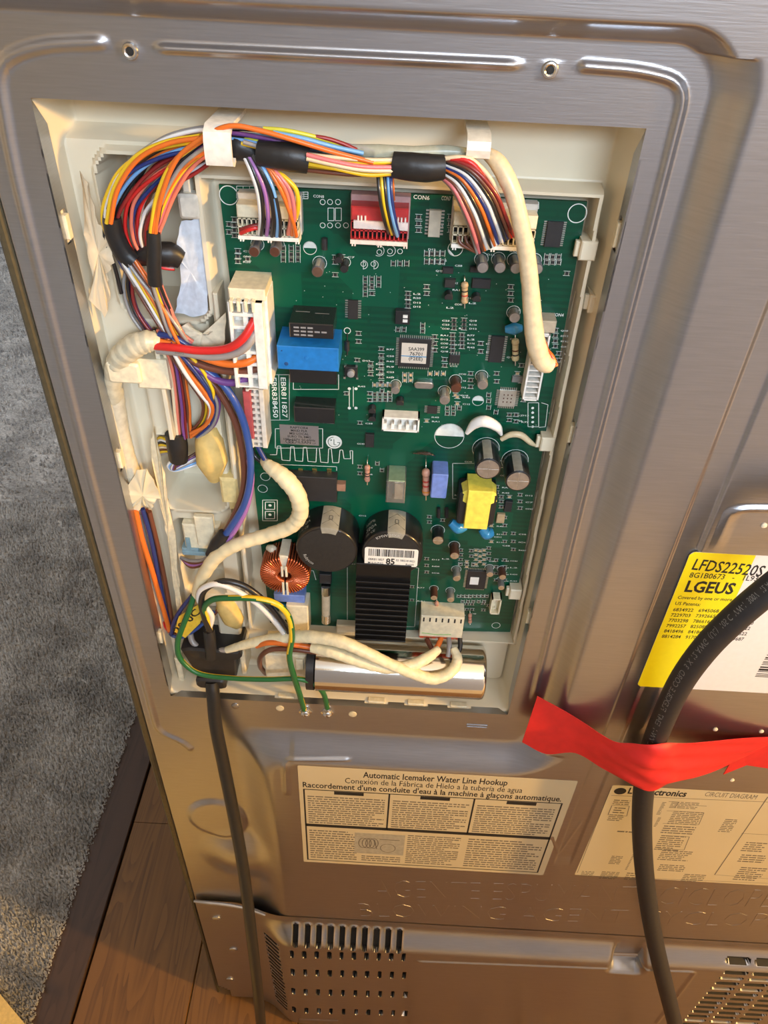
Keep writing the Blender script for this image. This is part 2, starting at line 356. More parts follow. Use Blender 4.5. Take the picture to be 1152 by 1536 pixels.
feat = [(-164,-146,0.7),(58,110,0.8),(105,122,1.0),(chx0-2,chx0+4,0.6),(chx1-2,chx1+4,0.6),(-125,-30,1.7),(-146,-125,1.2),(140,165,0.8)]
xs = axis(-163.5, 673, 9.0, feat+[(-146,330,2.4),(OX0,OX0+0.4,0.4),(OX1,OX1+0.4,0.4)])
zs = axis(-762, 60, 6.0, [(-68,-36,0.6),(-495,-460,1.6),(-762,-495,3.0),(-492,-476,1.2),(P(500,1143,RY)[1]-5,P(500,1143,RY)[1]+5,0.6),(P(1152,762,RY)[1]-6,P(1152,762,RY)[1]+8,0.7),(OZ0,OZ0+0.4,0.4),(OZ1,OZ1+0.4,0.4),(-110,-68,3),(-660,-540,2.2)])
def snap(a, v): a = a.copy(); a[np.argmin(abs(a-v))] = v; return a
xs = snap(snap(xs, OX0), OX1); zs = snap(snap(zs, OZ0), OZ1)
back = field('back_panel', xs, zs, Hpanel, [STEEL], fridge, hole=lambda x,z: (x>OX0)&(x<OX1)&(z>OZ0)&(z<OZ1))
# upper part of the back above the frame and side panels
m_ = MB(); m_.box(-163.5,673,60,760,-2,RY,1); m_.build('upper_back_panel', STEEL, fridge)
sp = MB()
prof = [(-163.2,-1.2),(-164.6,0.2),(-166.4,0.4),(-167.8,-0.8),(-168.4,-3),(-168.4,-700)]
for k in range(len(prof)-1):
    a, b2 = prof[k], prof[k+1]
    sp.add([(a[0],a[1],-990),(b2[0],b2[1],-990),(b2[0],b2[1],760),(a[0],a[1],760)], [(0,1,2,3)])
sp.build('side_panel', EDGE, fridge, 60)
m_ = MB(); m_.box(673,676,-990,760,-700,RY,0); m_.build('side_panel', EDGE, fridge)
m_ = MB(); m_.box(-166,673,-990,-750,-45,-40,0); m_.build('inner_wall', DARK, fridge)
m_ = MB(); m_.box(-166,672.9,-999,-992,-699,-30,0); m_.build('base_plate', DARK, fridge)
m_ = MB(); m_.box(-166,672.9,755,761,-700,RY-1,0); m_.build('top_panel', EDGE, fridge)
# folded flanges round the opening, with slots
FD = -9.5
def flange(side):
    g = 11.0; m_ = MB(); slots = []
    if side in 'LR':
        X = OX0 if side == 'L' else OX1; s = 1 if side == 'L' else -1
        segs = {'L':[P(98,340,-5)[1], P(203,690,-5)[1], P(247,955,-5)[1]], 'R':[P(930,352,-5)[1], P(864,650,-5)[1], P(800,925,-5)[1]]}[side]
        cuts = sorted([(z-7, z+7) for z in segs]); z = OZ0
        def quad(z0, z1, h0, h1):
            t0 = lambda zz, h: zz
            m_.add([(X,h0,z0),(X,h0,z1),(X,h1,z1),(X,h1,z0),(X-s*0.8,h0,z0),(X-s*0.8,h0,z1),(X-s*0.8,h1,z1),(X-s*0.8,h1,z0)], [(0,1,2,3),(4,5,6,7),(0,1,5,4),(2,3,7,6)])
        m_.add([(X,0,OZ0),(X,0,OZ0+g),(X,FD,OZ0+g)], [(0,1,2)]); m_.add([(X,0,OZ1),(X,0,OZ1-g),(X,FD,OZ1-g)], [(0,1,2)])
        z = OZ0+g
        for c0, c1 in cuts+[(OZ1-g, OZ1-g)]:
            if c0 > z: quad(z, c0, 0, FD)
            if c1 > c0: quad(c0, c1, 0, -3); quad(c0, c1, -7.5, FD)
            z = c1
    else:
        Z = OZ0; m_.add([(OX0,0,Z),(OX0+g,0,Z),(OX0+g,FD,Z)], [(0,1,2)]); m_.add([(OX1,0,Z),(OX1-g,0,Z),(OX1-g,FD,Z)], [(0,1,2)])
        x = OX0+g
        for c in [P(430,1043,-5)[0], P(565,1046,-5)[0], P(625,1048,-5)[0], P(690,1052,-5)[0]]:
            for a, b2, h0, h1 in ((x,c-8,0,FD),(c-8,c+8,0,-3),(c-8,c+8,-7.5,FD)):
                m_.add([(a,h0,Z),(b2,h0,Z),(b2,h1,Z),(a,h1,Z)], [(0,1,2,3)])
            x = c+8
        m_.add([(x,0,Z),(OX1-g,0,Z),(OX1-g,FD,Z),(x,FD,Z)], [(0,1,2,3)])
    m_.build('opening_flange', STEEL, fridge, 0, norm=False)
for s_ in 'LRB': flange(s_)
# liner: vacuum-formed tray seen inside the opening (a height field with pockets and a rim round the board)
def ppx(px, py, h): return P(px, py, h)
bTL, bTR, bBR, bBL = P(328,277,PCB), P(881,303,PCB), P(765,948,PCB), P(406,941,PCB)
BX0, BX1, BZ0, BZ1 = -80, 81.0, bBR[1]-1.5, bTL[1]+1.5
A0 = P(146,226,-20); A1 = P(322,470,-24)
B0 = P(232,640,-24); B1 = P(345,755,-24)
def Hliner(X, Z):
    h = np.full(X.shape, -29.0)
    e = sdbox(X, Z, OX0-2.5, OX1+2.5, OZ0-1, OZ1+3, 9)         # outer walls
    h += 26*S((e+6.5)/6.5)**1.2
    # rim round the circuit board, slanted right edge
    xr = np.interp(Z, [BZ0, BZ1], [83.2, 78.5]); 
    rim = np.maximum(np.maximum(X-xr, -84-X), np.maximum(Z-(BZ1+2.0), (BZ0-2.0)-Z)); rr = np.abs(rim)
    h = np.maximum(h, -29+12.5*S((1.9-np.abs(rim-1.2))/0.9))
    h = np.where(rim < 0.3, np.minimum(h, -26.5), h)
    # deeper channel outside the rim on the right
    # left compartments
    left = S((-87.5-X)/2.0)*S((A0[1]+9-Z)/5)
    lvl = -19.0; h = np.maximum(h, -29+(29+lvl)*left*S((Z+430)/4)*S((OX0+200+X*0)/1))
    dA = sdbox(X, Z, A0[0], A1[0], A1[1], A0[1], 9); h = np.where(dA < 5, np.maximum(h, -29+(10+3.5*S((3.5-np.abs(dA-1.0))/2.5))*S((4.8-dA)/2.6)), h); h = np.where(dA < 0, np.minimum(h, -19-24*S(-dA/4.0)), h)
    dB = sdbox(X, Z, B0[0], B1[0], B1[1], B0[1], 8); h = np.where(dB < 3, np.maximum(h, lvl+2.5*S((3-np.abs(dB-1.0))/2.2)), h); h = np.where(dB < 0, np.minimum(h, -19-24*S(-dB/5.0)), h)
    C0 = P(262,765,-26); C1 = P(345,880,-26); dC = sdbox(X, Z, C0[0], C1[0], C1[1], C0[1], 5); h = np.where(dC < 0, np.minimum(h, -19-18*S(-dC/4.0)), h)
    D0 = P(283,895,-26); D1 = P(375,985,-26); dD = sdbox(X, Z, D0[0], D1[0], D1[1], D0[1], 5); h = np.where(dD < 0, np.minimum(h, -19-10*S(-dD/4.0)), h)
    # left gutter with the sleeved wires
    dG = sdbox(X, Z, -137, -125, -400, -190, 4); h = np.where(dG < 0, np.minimum(h, -19-7*S(-dG/2.0)), h)
    # bottom shelf below the board
    low = S((BZ0-6-Z)/2); h = np.where((Z < BZ0-4) & (e < -6), -29+3*low, h)
    return h
xs2 = axis(OX0-4, OX1+4, 1.25, [(OX0-4,OX0+8,0.7),(76,OX1+4,0.5),(-90,-82,0.6)]); zs2 = axis(OZ0-4, OZ1+6, 1.4, [(OZ0-4,OZ0+8,0.7),(BZ0-6,BZ0+3,0.6),(BZ1-1,BZ1+6,0.6),(OZ1-6,OZ1+6,0.8)])
liner = field('control_box_liner', xs2, zs2, Hliner, [LINER], fridge, smooth=50)
# snap hooks of the rim holding the board, tabs poking through the flange slots
for px, py in ((875,375),(888,455),(815,665),(768,890)):
    x, z = P(px, py, -17); q = MB(); q.box(x-1.5, x+5.5, z-4.2, z+4.2, -28, -15.5, 0.6); q.box(x-3.5, x+1, z-3.4, z+3.4, -20, -17.6, 0.4); q.build('snap_hook', LINER, fridge)
for px, py, a in ((98,340,0),(205,690,0),(246,955,0),(931,352,1),(866,650,1),(801,925,1)):
    x = OX0 if a == 0 else OX1; z = P(px, py, -5)[1]; s = 1 if a == 0 else -1
    q = MB(); q.box(x-s*4, x+s*1.3, z-5, z+5, -7.2, -3.4, 0.4); q.build('locking_tab', CREAM, fridge)
for px in (430,565,625,690):
    x = P(px,1046,-5)[0]; q = MB(); q.box(x-5.5, x+5.5, OZ0-4, OZ0+1.2, -7.2, -3.6, 0.4)
    q.build('locking_tab', CREAM, fridge)
# tapped holes above the opening
for px, py in ((195,77),(825,105)):
    x, z = P(px, py, 0.5); q = MB(); q.lathe(x, z, [(3.0,0.4),(2.6,1.1),(2.0,1.2),(1.5,0.9),(1.4,-1.0)], 18, cap=False); q.build('threaded_hole', SILVER, fridge)
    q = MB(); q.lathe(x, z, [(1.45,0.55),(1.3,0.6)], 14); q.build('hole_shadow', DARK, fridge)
# ---------------- compressor cover at the bottom
CXr = 420
def slotd(X, Z, cx, cz, wx, wz): return sdbox(X, Z, cx-wx/2, cx+wx/2, cz-wz/2, cz+wz/2, min(wx,wz)/2*0.98)
ledge_slots = []; zt = -754.0
for i in range(10):
    x = P(443+i*17.55, 1390, 18)[0]; ledge_slots.append((x, -766.5, 4.6, 23))
face_slots = []
for j, py in enumerate((1431,1458,1487,1515)):
    for i in range(10):
        x, z = P(438+i*(18.6)+j*1.0, py+0.5*i, 25); face_slots.append((x, z, 3.4, 17.0))
right_slots = []
vx, vz = P(1092,1449,25)
for j in range(13):
    for a in (12, 39, 66): right_slots.append((vx+a, vz-2-13.0*j, 22, 6.0))
for j in range(19):
    right_slots.append((-91+0.12*j, -790-9.6*j, 15.5, 4.6))
notch = (P(925,1420,18)[0], P(978,1420,18)[0])
cbead = round_path([P(628,1441,25), P(1043,1457,25), P(985,1533,25)], 5)
def Hcover(X, Z, holes=True):
    top = S((-752-Z)/30.0)*13
    nt_ = S((X-notch[0])/2)*S((notch[1]-X)/2)*(Z > -800)
    top = top*(1-nt_)+nt_*(S((-788-Z)/12)*13)
    lft = S((X+112)/44.0)
    h = 12.35+(top)*lft
    h = np.where(X < -60, 2.5+(h-2.5)*S((X+128)/50.0), h)
    h += bead(X, Z, cbead, 2.6, 1.4)+bead(X, Z, [P(450,1528,25),P(505,1530,25)], 2.4, 1.3)
    for x, z, wx, wz in ledge_slots: h += 1.2*S((2.0-slotd(X,Z,x,z,wx,wz))/1.6)*(1-S((-785-Z)/6))
    if holes:
        for x, z, wx, wz in ledge_slots+face_slots+right_slots:
            h = np.where(slotd(X,Z,x,z,wx,wz) < 0, h-5, h)
    return h
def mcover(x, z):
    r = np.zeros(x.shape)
    for a, b2, wx, wz in ledge_slots+face_slots+right_slots: r = np.where(slotd(x,z,a,b2,wx,wz) < 0.25, 1, r)  # slots coloured black, standing in for the dark compartment behind
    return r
def hcover(x, z): return (z < -993+0*x) | ((x < -150) & (z < -975-(x+150)*1.2)) | ((z > -748) & (x < -60) & (x < -150) & (z > -744))
xs3 = axis(-162, CXr, 3.0, [(-105,-80,0.9),(-78,42,0.75),(300,420,1.6)]); zs3 = axis(-994, -744, 1.0, [(-990,-744,0.9)])
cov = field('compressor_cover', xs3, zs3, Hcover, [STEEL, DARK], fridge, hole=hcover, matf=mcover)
q = MB(); q.box(CXr, 673, -993, -744, -30, 25, 1); q.build('compressor_cover', STEEL, fridge)
lip = MB(); lip.tube([(-162,3.5,-744),(-150,4.6,-743),(-130,5,-744.5),(-112,6.5,-747),(-95,10,-750)], [1.3,1.7,1.7,1.5,1.0], 8); lip.build('cover_lip', STEEL, fridge)
for px, py in ((325,1378),(350,1425),(345,1470)):
    x, z = P(px,py,3); q = MB(); q.lathe(x, z, [(4.6,2.6),(4.4,3.6),(3.0,4.2),(1.2,4.4)], 18); q.build('cover_screw', STEEL, fridge)
# embossed lettering
EMB = STEEL
q = MB()
q.text('AGENTE ESPUMANTE:CICLOPENTANO', P(562,1346,RY), P(1152+165,1366,RY), 50, RY, depth=0.18, thick=-0.03, shear=0.0)
q.text('BLOWING AGENT CYCLOPENTANE', P(540,1375,RY), P(1152+185,1396,RY), 42, RY, depth=0.18, thick=-0.03)
q.build('embossed_lettering', EMB, fridge, 0)
# ================================================================= CIRCUIT BOARD
def pcbmat():
    m = bpy.data.materials.new('green_solder_mask'); m.use_nodes = True; nt = m.node_tree; b = nt.nodes['Principled BSDF']
    b.inputs['Roughness'].default_value = 0.3; b.inputs['Specular IOR Level'].default_value = 0.35; b.inputs['Coat Weight'].default_value = 0.15; b.inputs['Coat Roughness'].default_value = 0.15
    tc = nt.nodes.new('ShaderNodeTexCoord'); mp = nt.nodes.new('ShaderNodeMapping'); mp.inputs['Rotation'].default_value = (math.radians(90),0,0)
    nt.links.new(tc.outputs['Object'], mp.inputs[0])
    br = nt.nodes.new('ShaderNodeTexBrick'); br.inputs['Scale'].default_value = 70; br.inputs['Mortar Size'].default_value = 0.06; br.inputs['Brick Width'].default_value = 2.2; br.inputs['Row Height'].default_value = 0.22
    br.inputs['Color1'].default_value = (0.0,0.066,0.033,1); br.inputs['Color2'].default_value = (0.0,0.056,0.028,1); br.inputs['Mortar'].default_value = (0.0,0.050,0.026,1)
    nt.links.new(mp.outputs[0], br.inputs['Vector'])
    vo = nt.nodes.new('ShaderNodeTexVoronoi'); vo.inputs['Scale'].default_value = 38; vo.distance = 'CHEBYCHEV'; nt.links.new(tc.outputs['Object'], vo.inputs['Vector'])
    mx = nt.nodes.new('ShaderNodeMix'); mx.data_type = 'RGBA'; sep = nt.nodes.new('ShaderNodeSeparateColor'); nt.links.new(vo.outputs['Color'], sep.inputs[0])
    gt = nt.nodes.new('ShaderNodeMath'); gt.operation = 'GREATER_THAN'; gt.inputs[1].default_value = 0.55; nt.links.new(sep.outputs[0], gt.inputs[0])
    nt.links.new(gt.outputs[0], mx.inputs[0]); nt.links.new(br.outputs['Color'], mx.inputs[6]); mx.inputs[7].default_value = (0.0,0.076,0.038,1)
    nt.links.new(mx.outputs[2], b.inputs['Base Color'])
    return m
board = thing('circuit_board', 'green control circuit board crowded with parts inside the open box', 'circuit board', (0, PCB, -380))
q = MB(); brd = [bBL, bBR, bTR, bTL]
q.prism([tuple(p) for p in brd], PCB-1.6, PCB); q.build('board', pcbmat(), board, 0)
def rc(x0, y0, x1, y1, h):   # pixel box of a front face h mm above the board -> X0,X1,Z0,Z1
    hh = PCB+h; cx, cy = (x0+x1)/2, (y0+y1)/2
    return P(x0,cy,hh)[0], P(x1,cy,hh)[0], P(cx,y1,hh)[1], P(cx,y0,hh)[1]
RELAY = mat('black_relay_case', (0.012,0.012,0.013), 0.22, coat=0.4)
BLUE = mat('blue_relay_case', (0.012,0.17,0.52), 0.35)
LBLUE = mat('light_blue_film_cap', (0.16,0.25,0.62), 0.35)
DISC = mat('blue_ceramic_disc', (0.03,0.25,0.50), 0.28, coat=0.3)
CAPB = mat('black_capacitor_sleeve', (0.012,0.012,0.013), 0.28, coat=0.3)
CAPTOP = mat('black_capacitor_end', (0.016,0.015,0.014), 0.6, bump=0.5, scale=400)
STRIPE = mat('grey_capacitor_stripe', (0.30,0.29,0.24), 0.4)
CHIP = mat('black_chip_epoxy', (0.02,0.02,0.022), 0.45)
PIN = mat('grey_solder', (0.55,0.55,0.52), 0.3, 0.9)
GREY = mat('grey_print', (0.25,0.25,0.26), 0.5)
PAPER = mat('white_paper_label', (0.80,0.79,0.74), 0.5, var=0.02)
INK = mat('black_ink', (0.015,0.015,0.015), 0.6)
BRN = mat('brown_can', (0.09,0.035,0.02), 0.3)
TAN = mat('tan_resistor', (0.50,0.36,0.20), 0.4); PINKR = mat('pink_resistor', (0.52,0.27,0.19), 0.4)
YEL = mat('yellow_polyester_tape', (0.80,0.70,0.10), 0.3, coat=0.2)
GLUE = mat('white_silicone', (0.80,0.80,0.78), 0.35, bump=0.3, scale=100)
# ---- silkscreen
silk = MB(); HS = PCB+0.05
def ln(pts, wd=0.22, m=0):
    for a, b in zip(pts[:-1], pts[1:]): silk.strip(P(*a, PCB), P(*b, PCB), wd, HS, m)
def rect(x0,y0,x1,y1,wd=0.22): ln([(x0,y0),(x1,y0),(x1,y1),(x0,y1),(x0,y0)], wd)
def ring(px, py, r, wd=0.35, a0=0, a1=360, n=28, hh=HS, mb=None, m=0):
    x, z = P(px,py,PCB); mb = mb or silk
    for k in range(n):
        t0 = math.radians(a0+(a1-a0)*k/n); t1 = math.radians(a0+(a1-a0)*(k+1)/n)
        mb.strip((x+r*math.cos(t0),z+r*math.sin(t0)), (x+r*math.cos(t1),z+r*math.sin(t1)), wd, hh, m)
def disc(px, py, r, m=0, half=None, mb=None, hh=HS):
    x, z = P(px,py,PCB); a0, a1 = (0,360) if half is None else half
    pts = [(x+r*math.cos(math.radians(a0+(a1-a0)*k/24)), hh, z+r*math.sin(math.radians(a0+(a1-a0)*k/24))) for k in range(24 if half is None else 25)]
    (mb or silk).add(pts, [tuple(range(len(pts)))], m)
def stx(s, x0, y0, x1, y1, size, thick=0.01): silk.text(s, P(x0,y0,PCB), P(x1,y1,PCB), size, HS, 0, thick=thick)
for px, py in ((343,293),(866,320)): ring(px, py, 3.9, 0.4)
ring(744,938,2.6,0.3)
stx('CON3', 372,429,388,430,2.2); stx('CON6', 620,298,644,300,2.4); stx('CON7', 662,300,676,301,2.4); stx('CON4', 828,474,845,475,2.2)
stx('EBR811827', 421,566,424,626,3.6); stx('EBR838450', 407,566,410,626,3.6)
rect(404,562,434,630); ln([(418,562),(420,630)])
rect(440,562,508,584,0.3); rect(413,643,484,672,0.3)
z0, z1 = 675, 694; xs_ = 416; pts = [(412,690)]
for k in range(6): pts += [(xs_,690 if k == 0 else 672),(xs_,672),(xs_+4,672),(xs_+6,692),(xs_+18,693)]; xs_ += 18.5
pts += [(527,696),(528,675),(523,675)]
pts = [(405,682),(415,682),(416,669),(421,669),(423,690),(435,691),(436,670),(441,670),(443,691),(454,692),(455,671),(460,671),(462,692),(474,693),(475,672),(479,672),(481,693),(492,694),(493,673),(497,673),(499,694),(508,694),(510,675),(514,675),(516,688),(526,688),(525,676),(529,676),(529,696)]
ln(pts, 0.35); ln([(404,696),(505,700),(505,706)],0.3)
disc(501,663,4.2)   # round logo
stx('CON8', 470,296,486,297,1.6)
# large dashed outlines of missing parts
for px, py, r in ((674,654,7.6),):
    ring(px,py,r,0.3); disc(px,py,r,0,(0,180))
ring(717,601,2.8,0.25); disc(717,601,2.8,0,(0,180)); ring(465,372,2.9,0.25); disc(465,372,2.9,0,(0,180)); ring(683,373,3.2,0.3); disc(683,373,3.2,0,(180,270)); disc(683,373,3.2,0,(0,90))
for px, py in ((484,303),(495,303),(507,303),(484,338),(495,338),(507,338),(519,338),(545,396),(560,396),(569,378),(585,377),(600,377)): ring(px,py,1.1,0.25,n=12)
for px, py in ((402,690),(405,710),(393,733)): pass
ring(394,733,2.6,0.25); ring(398,715,2.6,0.25)
for x in (497,508): rect(x-5,312,x+4,331,0.25)
for px, py in ((545,397),(561,397)): ring(px,py,1.9,0.25,-90,90,12); ln([(px,py-7),(px,py+7)],0.25)
for px in (568,585): ring(px,376,2.4,0.25,-120,120,14)
for y in (622,640): pass
rect(792,604,808,640,0.3); ln([(812,604),(822,607),(818,640),(808,641)],0.3)
for k in range(5): disc(799,612+k*7,0.7)
rect(679,695,735,748,0.25); ln([(612,850),(628,852),(622,940),(610,940)],0.25); ln([(521,846),(521,935),(533,936)],0.25)
rect(394,750,416,781,0.4); 
for py in (758,772): rect(398,py-5,412,py+6,0.5); disc(405,py,0.9)
ln([(446,855),(470,856),(474,870)],0.25); ln([(530,580),(530,610)],0.3); ln([(524,583),(524,612)],0.3)
for px in (524,534): disc(px,583,0.8); disc(px,612,0.8)
ring(521,496,1.5,0.35)
# table grids of print near the connectors, as on the board
def grid_print(x0,y0,x1,y1,nx,ny):
    rect(x0,y0,x1,y1,0.25)
    for i in range(1,nx): 
        x = x0+(x1-x0)*i/nx; ln([(x,y0),(x,y1)],0.2)
    for j in range(1,ny):
        y = y0+(y1-y0)*j/ny; ln([(x0,y),(x1,y)],0.2)
grid_print(355,279,384,297,3,4); grid_print(437,288,462,298,4,3); grid_print(534,289,604,298,12,2); grid_print(780,303,808,313,6,2); grid_print(343,428,358,480,2,5)
stx('CON5',440,322,441,300,2.0)
g = random.Random(11)
L3 = ['R116','C23','R45','D13','C58','R20','CC43','Q18','C112','R77','RA1','CD1','R420','IC6','D12','L2','C7','R9']
def ref(px, py, s=None, wpx=11): 
    s = s or g.choice(L3); stx(s, px, py, px+wpx, py+0.4, 1.15, 0.015)
# ---- small surface mounted parts, shared meshes
def shared(name, mb, mats):
    o = mb.build(name, mats, board, 30); me = o.data; WPOS.pop(o.name, None); bpy.data.objects.remove(o); return me
def mchip(w, d, body):
    q = MB(); q.box(-w/2,w/2,-d/2,d/2,0,0.5,0.05,0); q.box(-w/2-0.02,-w/2+0.35,-d/2-0.02,d/2+0.02,0,0.53,0.04,1); q.box(w/2-0.35,w/2+0.02,-d/2-0.02,d/2+0.02,0,0.53,0.04,1)
    return q
def place(me, name, px, py, rot=0, h=0.0, center=0.27, props=None):
    x, z = P(px, py, PCB+h); return placeX(me, name, x, z, rot, center)
def placeX(me, name, x, z, rot=0, center=0.27):
    o = link(name, me, wvec((x, PCB+center, z)), board); o.rotation_euler = (0, math.radians(rot), 0); return o
CR = shared('chip_resistor', mchip(2.0,1.2,0), [CHIP, PIN]); CC = shared('chip_capacitor', mchip(1.8,1.2,0), [TAN, PIN])
nres = 0
def smd(px, py, kind='r', rot=0, outline=True):
    global nres
    nres += 1
    place(CR if kind == 'r' else CC, 'chip_resistor' if kind == 'r' else 'chip_capacitor', px, py, rot)
    if outline:
        x, z = P(px,py,PCB); a, b = (1.5,1.0) if rot == 0 else (1.0,1.5)
        for s0, s1 in (((-a,-b),(a,-b)),((-a,b),(a,b))) if rot == 0 else (((-a,-b),(-a,b)),((a,-b),(a,b))): silk.strip((x+s0[0],z+s0[1]),(x+s1[0],z+s1[1]),0.2,HS)
def col(x, ys, kind='r', rot=0, refs=True, dx=13):
    for y in ys:
        smd(x, y, kind, rot)
        if refs: ref(x+8 if dx > 0 else x-18, y+2)
# clusters read off the photograph
col(352,range(329,360,8)); col(344,(336,348),refs=False); col(357,(376,384,392)); col(372,(388,),refs=False)
for x in (425,437,447): col(x,(372,381,389),rot=90,refs=False)
col(503,(386,393,412),refs=False); col(513,(385,),); col(548,(432,441),rot=90,refs=False); col(558,(431,440),refs=False); 
for x in (590,600,610): col(x,(395,),rot=90,refs=False)
for x in (548,558,568): col(x,(418,427),rot=90,refs=False)
col(612,(440,446,453,459)); col(572,(523,533,541,549,557,565,573)); col(556,(545,553,561),'r'); col(573,(586,),rot=90)
for x in (562,570,578,585): col(x,(577,),'c',90,False); col(x,(591,599),'r',90,False)
for x in (640,648,656,664): col(x,(380,392),rot=90,refs=False)
col(681,(480,486,492),dx=-1); col(696,(480,486,492)); col(679,(502,508,514,520,526),dx=-1); col(693,(502,508,514,520)); col(667,(539,548)); col(721,(515,527))
for x in (645,655,665): col(x,(560,),'c',90,False)
col(634,(488,496),rot=90,refs=False); col(597,(494,),rot=90,refs=False); col(606,(494,),rot=90,refs=False)
for x in (607,616): col(x,(562,570),'c',90,False)
col(686,(595,605),'c'); col(640,(631,),'c'); col(683,(592,),'c'); col(671,(612,620),rot=90,refs=False); col(680,(612,620),rot=90,refs=False); col(689,(612,),rot=90,refs=False)
col(776,(560,),'c'); col(782,(548,572)); col(775,(570,)); col(764,(622,630)); col(774,(622,632)); col(733,(592,601,611),rot=90,refs=False); col(744,(618,),rot=90,refs=False)
for x in (820,829,838): col(x,(385,393),rot=90,refs=False)
col(601,(352,),rot=90,refs=False); col(628,(325,335,345),refs=False); col(676,(325,335,345),refs=False)
for y in range(825,850,7): col(691,(y,),refs=False); col(714,(y,),'c',refs=False); col(726,(y,),'c',refs=False)
for y in (745,752,760): col(752,(y,),refs=False); col(764,(y,),'c',refs=False)
for y in (776,788,800,812): col(737,(y,),'c'); col(757,(y,),refs=False)
for x in range(688,735,6): col(x,(894,),rot=90,refs=False)
for y in (840,850,860,870): col(744,(y,)); col(757,(y,))
col(725,(905,915),); col(733,(908,),refs=False); col(700,(906,914),refs=False); col(708,(906,914),refs=False); col(745,(730,738)); col(618,(880,900)); col(540,(700,710)); col(566,(695,),rot=90,refs=False); col(573,(705,),rot=90,refs=False)
col(616,(640,),refs=False); col(517,(402,),refs=False); col(536,(540,)); col(540,(634,)); col(833,(495,503,511,519)); col(838,(530,540))
col(700,(842,850),'c',refs=False); col(707,(826,834),refs=False); col(733,(822,830,838),refs=False); col(720,(826,834,842),'c',refs=False)
for x in (694,702,710,718,726): col(x,(902,),rot=90,refs=False)
for x in (690,700,710): col(x,(846,),'r',90,False)
col(768,(690,700,712),dx=-1); col(780,(742,752,762)); col(690,(770,),refs=False); col(664,(780,),refs=False); col(770,(800,812,824)); col(640,(838,848,858)); col(644,(775,783),refs=False); col(748,(700,),refs=False)
col(520,(590,),refs=False); col(555,(590,600),refs=False); col(538,(500,512),refs=False); col(706,(560,570,580),dx=-1); col(745,(560,572),refs=False); col(652,(505,515,525),refs=False); col(785,(590,600),refs=False); col(850,(410,),refs=False); col(766,(430,440,450),refs=False); col(640,(430,440),refs=False)
for _ in range(26):
    ref(g.uniform(640,790), g.uniform(320,470))
for _ in range(30): ref(g.choice((g.uniform(525,560),g.uniform(640,740),g.uniform(680,780))), g.uniform(480,940))
for _ in range(120):
    px, py = g.uniform(440,850), g.uniform(385,640)
    disc(px, py, 0.16)
# ---- electrolytic capacitors: shared unit meshes scaled by radius and height
def elec(px, py, r, h, name='electrolytic_capacitor', body=None, top=None, stripe=None, mark=False, saddle=True):
    """px,py: pixel of the centre of the top face, r,h in mm"""
    x, z = P(px, py, PCB+h); q = MB()
    q.lathe(x, z, [(r*0.96,PCB),(r,PCB+0.5),(r,PCB+h-0.9),(r*0.97,PCB+h-0.3),(r*0.88,PCB+h)], 24, 0)
    q.lathe(x, z, [(r*0.86,PCB+h-0.3),(r*0.86,PCB+h+0.02),(0.01,PCB+h+0.03)], 24, 1, cap=False)
    if mark:
        for a in ((1,0),(0,1)): q.box(x-r*0.8*a[0]-0.12*a[1], x+r*0.8*a[0]+0.12*a[1], z-r*0.8*a[1]-0.12*a[0], z+r*0.8*a[1]+0.12*a[0], PCB+h, PCB+h+0.08, 0, 3)
    if stripe is not None:
        rs = []
        for k in range(5):
            t = math.radians(stripe-20+10*k); rs.append([(x+(r+0.05)*math.cos(t), PCB+1, z+(r+0.05)*math.sin(t)),(x+(r+0.05)*math.cos(t), PCB+h-0.8, z+(r+0.05)*math.sin(t)),(x+r*0.86*math.cos(t), PCB+h+0.05, z+r*0.86*math.sin(t))])
        q.rings(rs, 2, False, False, close=False)
    o = q.build(name, [body or CAPB, top or ALU, STRIPE, SILVER], board, 40)
    if saddle: ring(px, py, 0, 0) if False else None
    bx, bz = x, z
    for k in range(20):
        t0, t1 = math.radians(k*18), math.radians(k*18+18)
        silk.strip((bx+(r+.5)*math.cos(t0), bz+(r+.5)*math.sin(t0)), (bx+(r+.5)*math.cos(t1), bz+(r+.5)*math.sin(t1)), 0.25, HS)
    return o
GCAN = mat('grey_capacitor_sleeve', (0.12,0.12,0.14), 0.28, coat=0.3)
for px, py in ((381,378),(412,378)): elec(px,py,2.4,9,body=GCAN,top=BRN,stripe=120)
elec(476,408,2.6,10,body=GCAN,top=mat('copper_tint_end',(0.35,0.22,0.16),0.3,0.9),stripe=90); elec(516,404,1.8,8,body=BLACK,top=BLACK)
for px, py in ((724,402),(750,402),(774,403),(806,404)): elec(px,py,2.5,10,body=GCAN,stripe=100)
BR = mat('silver_capacitor_sleeve', (0.35,0.33,0.31), 0.25, 0.5)
elec(772,477,2.6,6,body=BR); elec(724,578,2.6,9,body=BR,stripe=100); elec(667,601,2.6,9,body=BR,stripe=100); elec(684,583,2.6,8,body=BRN,top=BRN); elec(593,586,2.2,6,body=BR)
elec(657,811,3.4,9,body=CAPB,mark=True); elec(682,834,2.8,9,body=BRN,mark=True); elec(685,868,2.4,8,body=BR); elec(651,897,2.2,8,body=BRN); elec(676,900,2.3,8,body=BR)
elec(735,862,2.2,6,body=BR); elec(754,866,2.2,7,body=BRN); elec(752,882,2.0,7,body=BR)
elec(732,704,6.6,18,'large_electrolytic_capacitor',stripe=95,mark=True); elec(777,722,6.6,18,'large_electrolytic_capacitor',stripe=95,mark=True)
def blob(name, pts, rad, mt, par=board, flat=1.0, sub=6): q = MB(); q.tube(pts, rad, 12, 0, sub, True, flat); return q.build(name, mt, par, 70)
